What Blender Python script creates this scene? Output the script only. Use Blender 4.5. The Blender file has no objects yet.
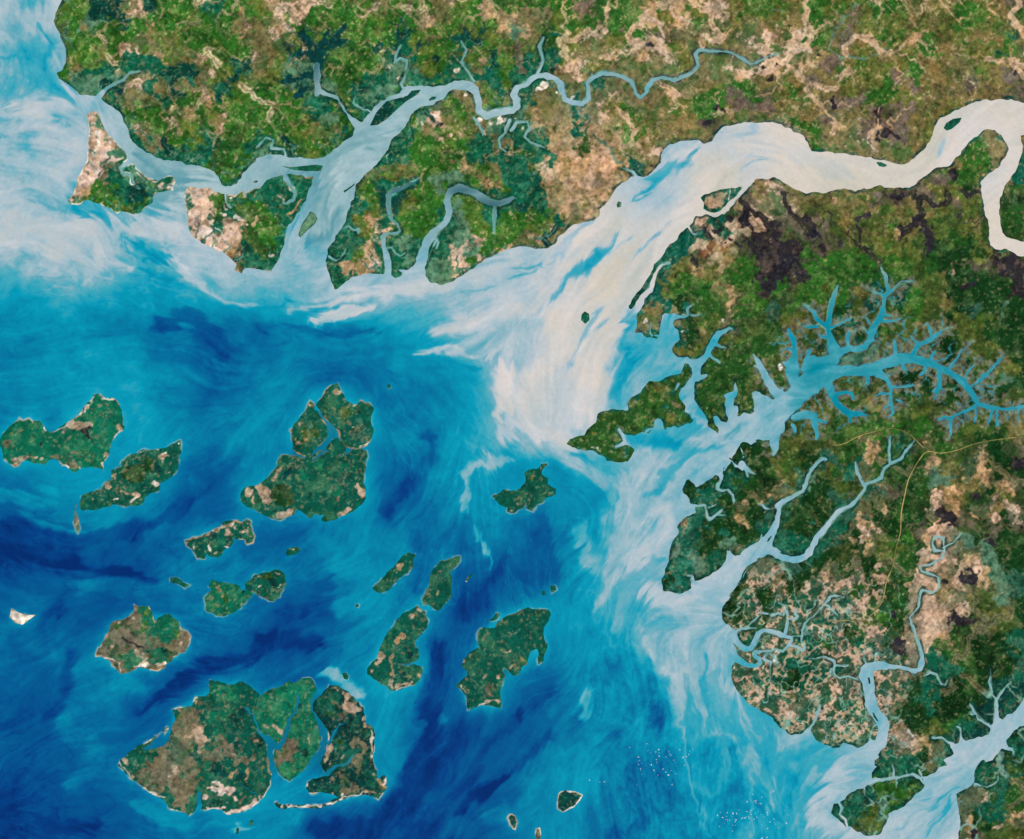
import bpy, math, random
import numpy as np

# ----------------------------------------------------------------------------
# MAP DATA.  Every feature is surveyed in map units (1 unit = about 200 m, x east,
# y south of the north-west corner).  '@A0' opens a 4x survey sheet, '@620,300' an
# 8x sheet whose corner lies at that map position.
# ----------------------------------------------------------------------------
LAND = {}
LAND['north'] = """@A0 245,-160 245,0 232,45 222,75 212,90 225,115 240,140 252,170 262,195 262,230 262,262 250,285 228,298 240,315
265,330 295,350 320,372 345,380 392,382 410,400 435,415 470,445 500,490 512,520 520,550 545,580 580,605 620,628 680,645 750,655 800,665 840,680
870,705 890,735 905,748 930,745 950,725 965,700 990,675 1023,648 @B0 0,632 50,618 100,622 160,632 230,634 270,628 305,608 335,580 362,556
388,538 396,515 385,490 366,465 345,435 328,405 308,390 270,385 245,372 234,345 236,310 238,275 254,275 258,330 262,355 285,372 320,385 350,425 365,455
395,472 420,488 445,455 460,440 500,400 535,383 575,373 588,352 605,345 650,347 700,347 750,340 790,325 830,322 860,330 885,350 882,372 862,376 845,362 820,358
790,360 770,372 750,395 720,412 690,420 655,430 635,445 620,465 610,490 598,510 575,530 555,545 540,560 530,585 520,610 500,635 480,655
455,680 430,705 410,730 395,755 390,790 375,810 365,839 @B1 355,40 340,75 320,110 300,135 290,160 285,185 275,205 285,235 300,265
310,295 315,320 325,318 345,300 360,285 380,270 420,265 460,258 510,258 530,248 555,232 600,240 635,222 648,195 680,215 675,240 680,265 705,290
740,300 770,290 820,262 870,225 920,195 970,170 1023,155 @C1 50,150 100,155 140,150 170,135 190,110 210,85 240,65 280,48 320,45 345,25
355,0 @C0 360,835 385,800 410,760 440,735 480,712 500,708 540,700 575,675 590,650 595,620 610,595 640,575 680,562 730,562 770,570
800,560 815,535 840,510 880,495 930,488 980,487 1023,490 @D0 60,497 100,515 140,545 165,580 178,608 210,610 290,612 360,620 420,632
480,645 530,658 560,645 600,620 630,590 645,565 655,535 665,505 690,475 730,450 780,425 830,408 880,400 930,397 980,397 1023,410
1150,440 1150,-160"""
LAND['southeast'] = """@D1 1150,175 1000,180 960,165 910,155 888,140 885,110 888,70 870,30 862,0 @D0 855,790 850,740 860,710 890,685 925,660
945,630 955,600 950,570 935,540 910,520 880,515 855,525 830,545 800,575 770,615 740,645 710,665 660,680 620,705 590,735 560,752 500,750
440,742 400,758 350,768 300,755 250,770 190,772 150,770 100,750 60,725 30,710 0,712 @C0 1000,716 962,720 940,745 920,770 895,800 870,839
@C1 850,5 830,20 805,25 790,18 770,22 755,27 735,25 720,50 700,68 670,100 640,135 610,170 585,195 570,215 560,240 545,270 525,300 500,330
480,360 468,380 475,398 492,396 @620,300 150,84 135,105 130,130 125,165 130,220 125,250 165,255 185,285 220,305 260,300 290,310 300,290
250,280 315,265 310,230 325,180 340,130 360,110 400,112 445,105 480,120 490,140 430,150 418,180 430,215 465,245 465,280
480,320 445,355 418,390 425,420 460,445 510,455 545,450 585,470 620,460 655,440 690,400 720,360 735,320 745,285 780,255 830,235 870,220
890,235 840,265 805,290 790,330 770,350 750,385 730,420 700,465 655,520 640,570 650,600 700,595 640,640 600,650 590,700 595,760 605,810 620,840
@640,380 430,130 460,190 490,245 520,290 545,330 545,375 590,405 625,430 630,400 605,365 590,330 585,290 605,280 630,300 660,340
690,345 700,310 680,250 670,200 690,150 670,120 690,105 740,90 755,60 @620,300 910,700 925,650 945,720 @640,380 785,90 755,145 745,205 775,220 790,250
775,285 800,290 830,265 900,275 930,270 950,200 940,170 915,150 900,115 920,95 @740,340 130,400 165,415 230,450 275,490 330,640 330,770 250,840 240,805
@640,380 1023,490 930,475 935,500 890,525 860,500 820,490 795,515 825,580 830,620 805,660 830,700 790,710 750,660 730,620 690,605 655,655 670,680 660,760
655,800 620,835 @655,440 690,20 675,40 690,90 705,130 690,180 740,215 700,250 640,220 610,160 575,125 540,165 555,205 550,280 540,320 515,320 510,290
470,285 430,310 380,350 325,380 315,350 265,310 240,350 215,400 240,430 270,480 280,505 330,520 310,540 320,580 260,610 215,645 180,690 205,720
190,750 150,790 140,839 @655,500 150,300 130,360 115,430 105,490 80,550 75,600 50,640 65,725 130,735 200,740 245,715 280,700 288,620 312,620
315,640 370,630 430,600 480,565 500,555 540,520 570,470 580,430 600,410 640,445 700,410 760,370 820,335 850,310 880,290 910,240 940,180
965,100 985,60 1010,60 1000,110 985,200 965,290 945,360 945,375 980,385 1023,410 @D2 40,525 90,548 130,540 165,510 185,470 200,450 222,455 215,465 200,500 175,545 140,562
95,575 50,560 20,545 @655,500 1000,460 940,440 890,445 830,470 770,510 720,560 690,620 650,700 600,770 560,839 @715,560 290,50 240,110 210,160
170,220 120,280 80,340 60,400 65,470 85,515 130,550 175,570 175,600 138,650 150,690 200,760 240,810 @720,640 205,225 170,190 120,160 90,200 85,290
100,350 150,420 200,490 260,520 320,560 380,600 430,640 480,690 530,740 570,765 600,755 640,755 690,730 720,725 750,770 760,800
@820,734 0,75 60,95 100,115 150,112 165,80 185,75 215,85 255,95 300,108 350,100 385,70 395,30 @820,640 430,800 450,800 470,720 445,660 400,590
370,520 345,420 325,330 312,290 325,230 360,190 420,170 500,170 560,190 620,205 700,215 750,230 790,215 810,180 826,200 800,245 760,265 700,245
620,235 540,235 470,230 430,245 420,290 430,360 440,430 460,510 490,570 530,620 550,680 555,750 @820,734 545,20 520,90 460,160 475,180 440,215
440,255 465,265 425,315 420,365 440,385 400,400 350,430 290,440 250,475 200,520 140,550 110,555 80,620 110,660 160,705 210,745 240,745 300,785
360,805 410,812 450,805 490,780 520,720 550,665 545,640 580,610 620,610 680,570 700,545 750,500 800,440 830,395 840,375 @896,734 215,345 260,340
310,310 340,265 400,260 400,235 380,215 430,170 460,150 440,115 440,85 500,78 508,20 @896,680 514,440 530,465 570,495 590,480 680,455 740,430 760,395
755,360 775,330 790,300 806,280 825,310 860,330 890,285 930,265 960,245 1000,180 1023,140 1060,90 1300,-100"""
LAND['corner'] = """@896,680 1300,420 1060,385 1023,370 980,365 960,390 920,430 880,490 900,530 940,550 940,580 880,555 840,550 800,600 770,640 710,660
700,630 675,640 640,710 625,760 @896,734 630,360 625,395 600,420 540,450 480,490 490,560 510,650 515,740 490,839 480,1000 1300,1000"""
LAND['meander'] = "@D0 1150,500 1050,530 1010,540 1010,560 1018,580 1015,610 1000,645 995,680 970,710 950,740 930,790 920,839 @D1 930,50 935,90 955,115 1000,122 1150,125"
LAND['lobes'] = """@0,385 790,70 815,90 850,110 900,100 935,125 965,155 980,205 980,260 985,310 1000,335 985,365 950,385 920,425 895,450 880,500
865,550 840,590 822,630 830,685 800,678 760,665 730,655 690,655 650,665 620,700 595,712 560,680 510,640 470,610 420,597 385,600 340,635 300,628
260,625 225,605 180,605 155,640 110,665 70,635 40,600 35,560 20,515 0,490 -10,440 20,390 55,360 75,320 110,305 155,262 190,280 230,268 265,290
310,285 340,320 370,355 400,375 440,365 480,340 540,305 590,270 640,230 660,180 710,140 735,95 750,78"""
LAND['diagonal'] = """@70,430 880,75 890,130 885,180 870,220 875,270 845,340 800,380 770,400 725,430 715,480 660,510 625,530 590,545 595,575
560,610 500,618 420,612 340,600 270,612 220,630 160,640 105,655 75,625 65,580 85,535 140,505 190,480 250,460 280,415 320,395 335,330 390,290 425,250
470,200 520,190 590,150 650,158 720,155 780,130 840,95"""
LAND['sliver'] = "@70,430 40,630 60,680 75,740 78,800 65,828 45,800 30,750 35,690"
LAND['nwlobe'] = "@240,380 560,170 585,190 590,230 630,290 660,330 680,400 690,450 650,510 590,545 560,590 510,605 470,590 430,550 415,500 415,440 412,400 440,350 490,300 535,255 530,210"
LAND['nelobe'] = """@240,380 770,35 800,80 830,130 850,180 880,200 920,205 960,180 975,150 990,180 1030,195 1060,240 1050,300 1040,340 1060,400 1040,470
1010,520 960,545 880,545 840,500 800,450 790,400 740,350 690,310 655,270 640,230 615,190 650,140 700,80 740,45"""
LAND['midlobe'] = "@240,380 770,470 820,510 840,550 830,590 770,600 720,575 695,545 730,500"
LAND['southlobe'] = """@240,420 330,285 380,290 430,295 480,315 530,310 580,280 640,255 700,255 740,275 800,300 870,280 900,250 960,245 1010,260 1030,300
1000,350 995,420 985,480 1000,560 1005,620 975,660 930,700 870,740 800,765 740,790 690,800 660,790 680,765 730,735 640,740 600,730 570,770
530,760 490,720 450,690 440,740 410,770 340,795 280,790 230,770 180,745 120,710 60,680 15,640 10,610 50,570 110,545 150,530 200,490 230,460 260,420
300,370 320,310"""
LAND['patchy'] = """@175,510 370,95 420,85 490,85 540,95 575,75 600,95 610,140 620,190 635,225 625,265 580,265 550,235 500,235 460,220 470,265 430,300
380,325 350,370 310,375 270,360 255,345 240,385 185,400 160,370 140,330 115,300 85,290 80,245 130,220 190,210 260,180 330,140 355,130"""
LAND['speck_east'] = "@175,510 900,310 950,295 1000,300 1000,330 960,355 900,365 885,340"
LAND['comma'] = "@A2 680,630 710,628 735,650 760,660 740,672 710,655 680,650"
LAND['pair_west'] = """@175,510 290,550 330,570 390,590 450,590 510,615 520,650 570,650 620,660 600,700 560,740 520,765 490,800 430,825 380,839 330,830 270,790
245,730 240,690 270,660 300,640 280,600"""
LAND['pair_east'] = "@175,510 640,520 700,510 760,500 800,475 840,485 870,540 885,590 860,640 840,690 780,715 700,690 640,650 575,625 575,590 620,560"
LAND['round'] = """@85,590 390,120 430,125 470,130 505,125 535,160 545,220 555,240 590,210 640,190 670,185 720,220 765,260 785,310 830,340 850,360 840,410
820,450 780,495 730,520 690,550 650,590 640,620 580,640 520,635 440,625 400,640 350,658 290,665 260,640 220,600 180,555 130,535 75,535 75,500 100,460
150,420 180,370 195,310 205,260 270,240 340,215 390,180 400,150"""
LAND['sandy_speck'] = "@A2 45,755 75,770 110,780 145,778 120,795 90,818 60,810 40,785"
LAND['big_west'] = """@115,675 765,45 800,55 850,65 900,80 960,75 1000,60 @240,670 0,100 60,130 110,165 150,200 140,260 100,330 95,380 110,430 130,490 170,560 200,600
215,680 230,760 @170,734 785,250 795,300 805,340 800,400 740,500 700,545 620,600 540,625 460,640 430,610 360,590 310,595 260,605 250,560 246,500 225,470 205,520
205,610 180,635 150,650 100,620 50,600 0,595 @115,675 390,1010 330,970 250,910 170,839 120,810 70,760 35,715 40,690 90,650 120,620 180,575 250,545 300,510
350,480 410,430 425,435 370,490 300,530 270,580 330,590 400,580 430,540 450,480 475,440 480,400 490,370 480,310 475,275 520,275 560,265 620,260 650,190
690,185 730,180 765,150 760,90"""
LAND['big_mid'] = """@240,670 190,200 250,150 330,130 380,105 440,110 500,85 560,80 595,110 605,170 560,230 540,310 580,350 610,420 635,500 640,570 610,640
550,700 540,740 490,800 450,830 @270,720 250,395 200,440 150,485 120,465 90,430 70,380 50,330 45,260 @240,670 285,720 280,650 300,600 270,545 200,515 160,470
130,400 120,340 150,260"""
LAND['big_east'] = """@240,670 715,120 780,130 850,170 900,240 980,295 990,380 1000,440 @270,720 790,50 820,90 825,200 815,300 830,360 850,430 860,480 880,470
910,445 925,450 915,510 925,550 890,590 865,625 830,605 760,595 680,595 620,610 560,630 540,600 450,575 390,570 320,575 290,545 310,500 350,475
420,465 490,450 480,420 440,400 400,340 430,290 470,200 @240,670 715,500 690,430 640,370 590,320 580,290 610,250 660,210 690,160"""
LAND['boot'] = """@340,600 620,45 650,75 690,95 700,130 720,180 700,220 660,270 620,300 600,330 610,370 635,400 635,460 610,500 640,525 655,570 645,640
600,675 540,690 460,710 410,720 380,690 310,660 260,630 215,590 215,540 260,490 300,460 300,400 330,350 360,300 390,250 430,190 470,140 510,100 560,75"""
LAND['pear'] = """@360,530 800,210 795,260 750,310 730,340 740,400 735,470 730,530 690,580 665,620 620,645 580,620 550,595 500,605 490,560 520,480 545,430
560,350 590,300 640,260 700,240 750,215"""
LAND['cigar'] = "@360,530 385,180 445,180 440,240 420,300 380,350 310,400 260,440 210,490 150,512 120,490 105,460 150,420 190,370 250,300 290,270 330,210"
LAND['chip'] = "@360,530 905,335 893,370 850,420 838,405 870,365"
LAND['hooked'] = """@450,605 790,30 795,70 790,130 760,180 745,230 745,270 770,310 770,360 750,420 740,455 700,470 690,430 700,380 690,340 640,360 620,420
610,470 570,500 550,560 510,560 480,540 430,505 420,535 435,570 425,630 400,690 410,770 405,825 370,820 320,805 250,800 200,825 150,835 130,790
130,720 90,680 50,650 70,610 130,570 130,520 90,480 110,430 150,380 200,345 235,335 220,290 220,230 230,190 270,175 310,190 350,185 380,150 420,110
480,70 550,45 620,35 680,40 730,30"""
LAND['lace'] = "@450,605 370,60 400,75 380,110 340,130 310,120 345,100"
LAND['knot'] = """@480,440 530,185 545,205 510,240 505,270 550,310 545,350 570,380 615,400 610,440 570,455 530,460 500,510 450,540 415,570 380,550 370,500
355,550 310,560 290,580 250,590 215,575 210,545 160,520 120,490 100,455 150,430 200,395 265,405 310,385 350,350 370,320 350,270 390,240 430,225 480,215 490,190"""
LAND['peninsula'] = """@620,300 545,510 580,540 570,590 540,650 520,690 490,700 480,760 470,839 @640,380 325,80 305,120 330,170 355,215 350,250 400,285 430,320
405,350 360,355 300,385 270,370 220,385 205,410 190,350 160,310 120,315 110,370 70,420 30,410 @560,370 750,450 700,495 650,505 600,525 560,515 510,510 480,480
500,530 510,560 460,610 520,600 560,605 590,640 570,690 540,740 480,740 420,730 370,730 360,705 310,690 270,650 200,635 150,630 80,610 50,590 80,550
130,540 190,535 215,490 250,450 290,420 305,345 330,335 370,330 420,310 500,320 545,320 535,270 570,225 620,190 660,150 690,120 710,85 780,90 850,60
900,35 960,15 @620,300 495,555 500,530 520,505"""
LAND['shield'] = "@490,734 560,460 600,450 680,458 745,485 720,530 670,585 580,628 540,595 535,540 545,480"
LAND['bean'] = "@490,734 150,645 175,635 205,655 220,705 205,770 180,760 155,720 140,670"
LAND['edge'] = "@490,734 370,755 400,745 408,790 400,870 365,870 360,790"
LAND['mudflat_islet'] = "@240,670 815,25 850,20 870,50 860,80 830,70"
LAND['dot_north'] = "@B1 524,697 538,699 538,712 526,712"
LAND['dot_mid'] = "@B2 398,737 411,737 410,748 399,748"
LAND['dot_twin_west'] = "@C2 119,684 130,682 133,698 122,702"
LAND['dot_twin_east'] = "@C2 152,664 172,660 178,678 158,692"
LAND['geba_islet'] = "@C1 290,405 308,415 310,440 293,455 276,440 278,418"
LAND['geba_lens'] = "@D0 702,512 712,492 740,475 775,470 765,490 735,515 715,522"
LAND['geba_sliver'] = "@D0 432,648 450,648 478,660 465,668 445,664"
LAND['geba_ring'] = "@C0 418,818 425,804 438,810 436,826 422,830"
LAND['channel_wedge'] = "@C0 752,795 770,780 810,765 860,755 920,742 905,770 885,795 870,808 845,838 @C1 815,10 785,6 @C0 765,835 768,818"
LAND['triangle'] = "@B0 455,502 480,450 520,405 570,392 605,382 622,362 660,358 645,378 600,405 560,440 520,478 485,500"
LAND['river_eye'] = "@340,70 705,238 735,212 772,212 760,235 720,246"
LAND['river_thread'] = "@310,170 264,165 290,155 340,120 362,104 352,124 300,162 276,184"
LAND['river_drop'] = "@200,175 880,290 920,310 940,350 920,390 870,430 800,500 785,480 810,400 830,370 865,320"
LAND['fork_lens'] = "@B0 95,662 140,668 240,658 268,662 258,684 210,684 150,680"
LAND['bar_islet'] = "@175,155 625,212 645,202 665,206 655,222 632,224"
LAND['creek_islet'] = "@380,180 100,710 140,715 180,745 165,770 120,785 90,760 80,735"
LAND['west_cape'] = """@50,100 340,90 370,90 400,130 430,190 460,250 500,310 560,380 610,430 630,470 625,490 655,500 700,550 760,600 820,630 870,640
930,620 985,625 1005,660 990,710 930,720 860,735 @60,150 790,330 750,370 740,430 690,455 640,490 585,510 530,490 480,480 450,510 420,480 370,450
300,430 240,410 190,410 165,445 120,430 75,425 60,390 110,360 130,290 150,220 190,150 215,80 225,20 @50,100 300,440 310,350 320,270 305,200 300,140 310,110"""
LAND['fan'] = """@175,155 120,250 170,262 250,265 300,265 340,290 400,305 440,320 490,315 540,285 580,300 620,275 680,245 740,200 810,180 870,160
960,160 1030,165 @200,175 860,15 905,10 890,80 860,160 840,220 810,280 765,320 700,400 680,470 660,560 645,640 600,720 570,770 510,770 450,750
400,740 360,755 340,790 295,780 285,760 305,720 240,660 190,625 130,600 60,560 0,540 @175,155 200,690 160,670 125,640 105,580 95,500 95,430 75,380
75,320 100,280"""
LAND['tombali_west'] = "@820,640 380,297 398,302 405,352 390,350"
LAND['tombali_east'] = "@820,640 416,572 430,582 466,645 460,654 430,615"
LAND['fork_sliver'] = "@655,500 930,283 934,290 912,325 893,340 905,310"
LAND['creek_dot'] = "@820,734 378,394 395,388 398,400 386,406"

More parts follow.
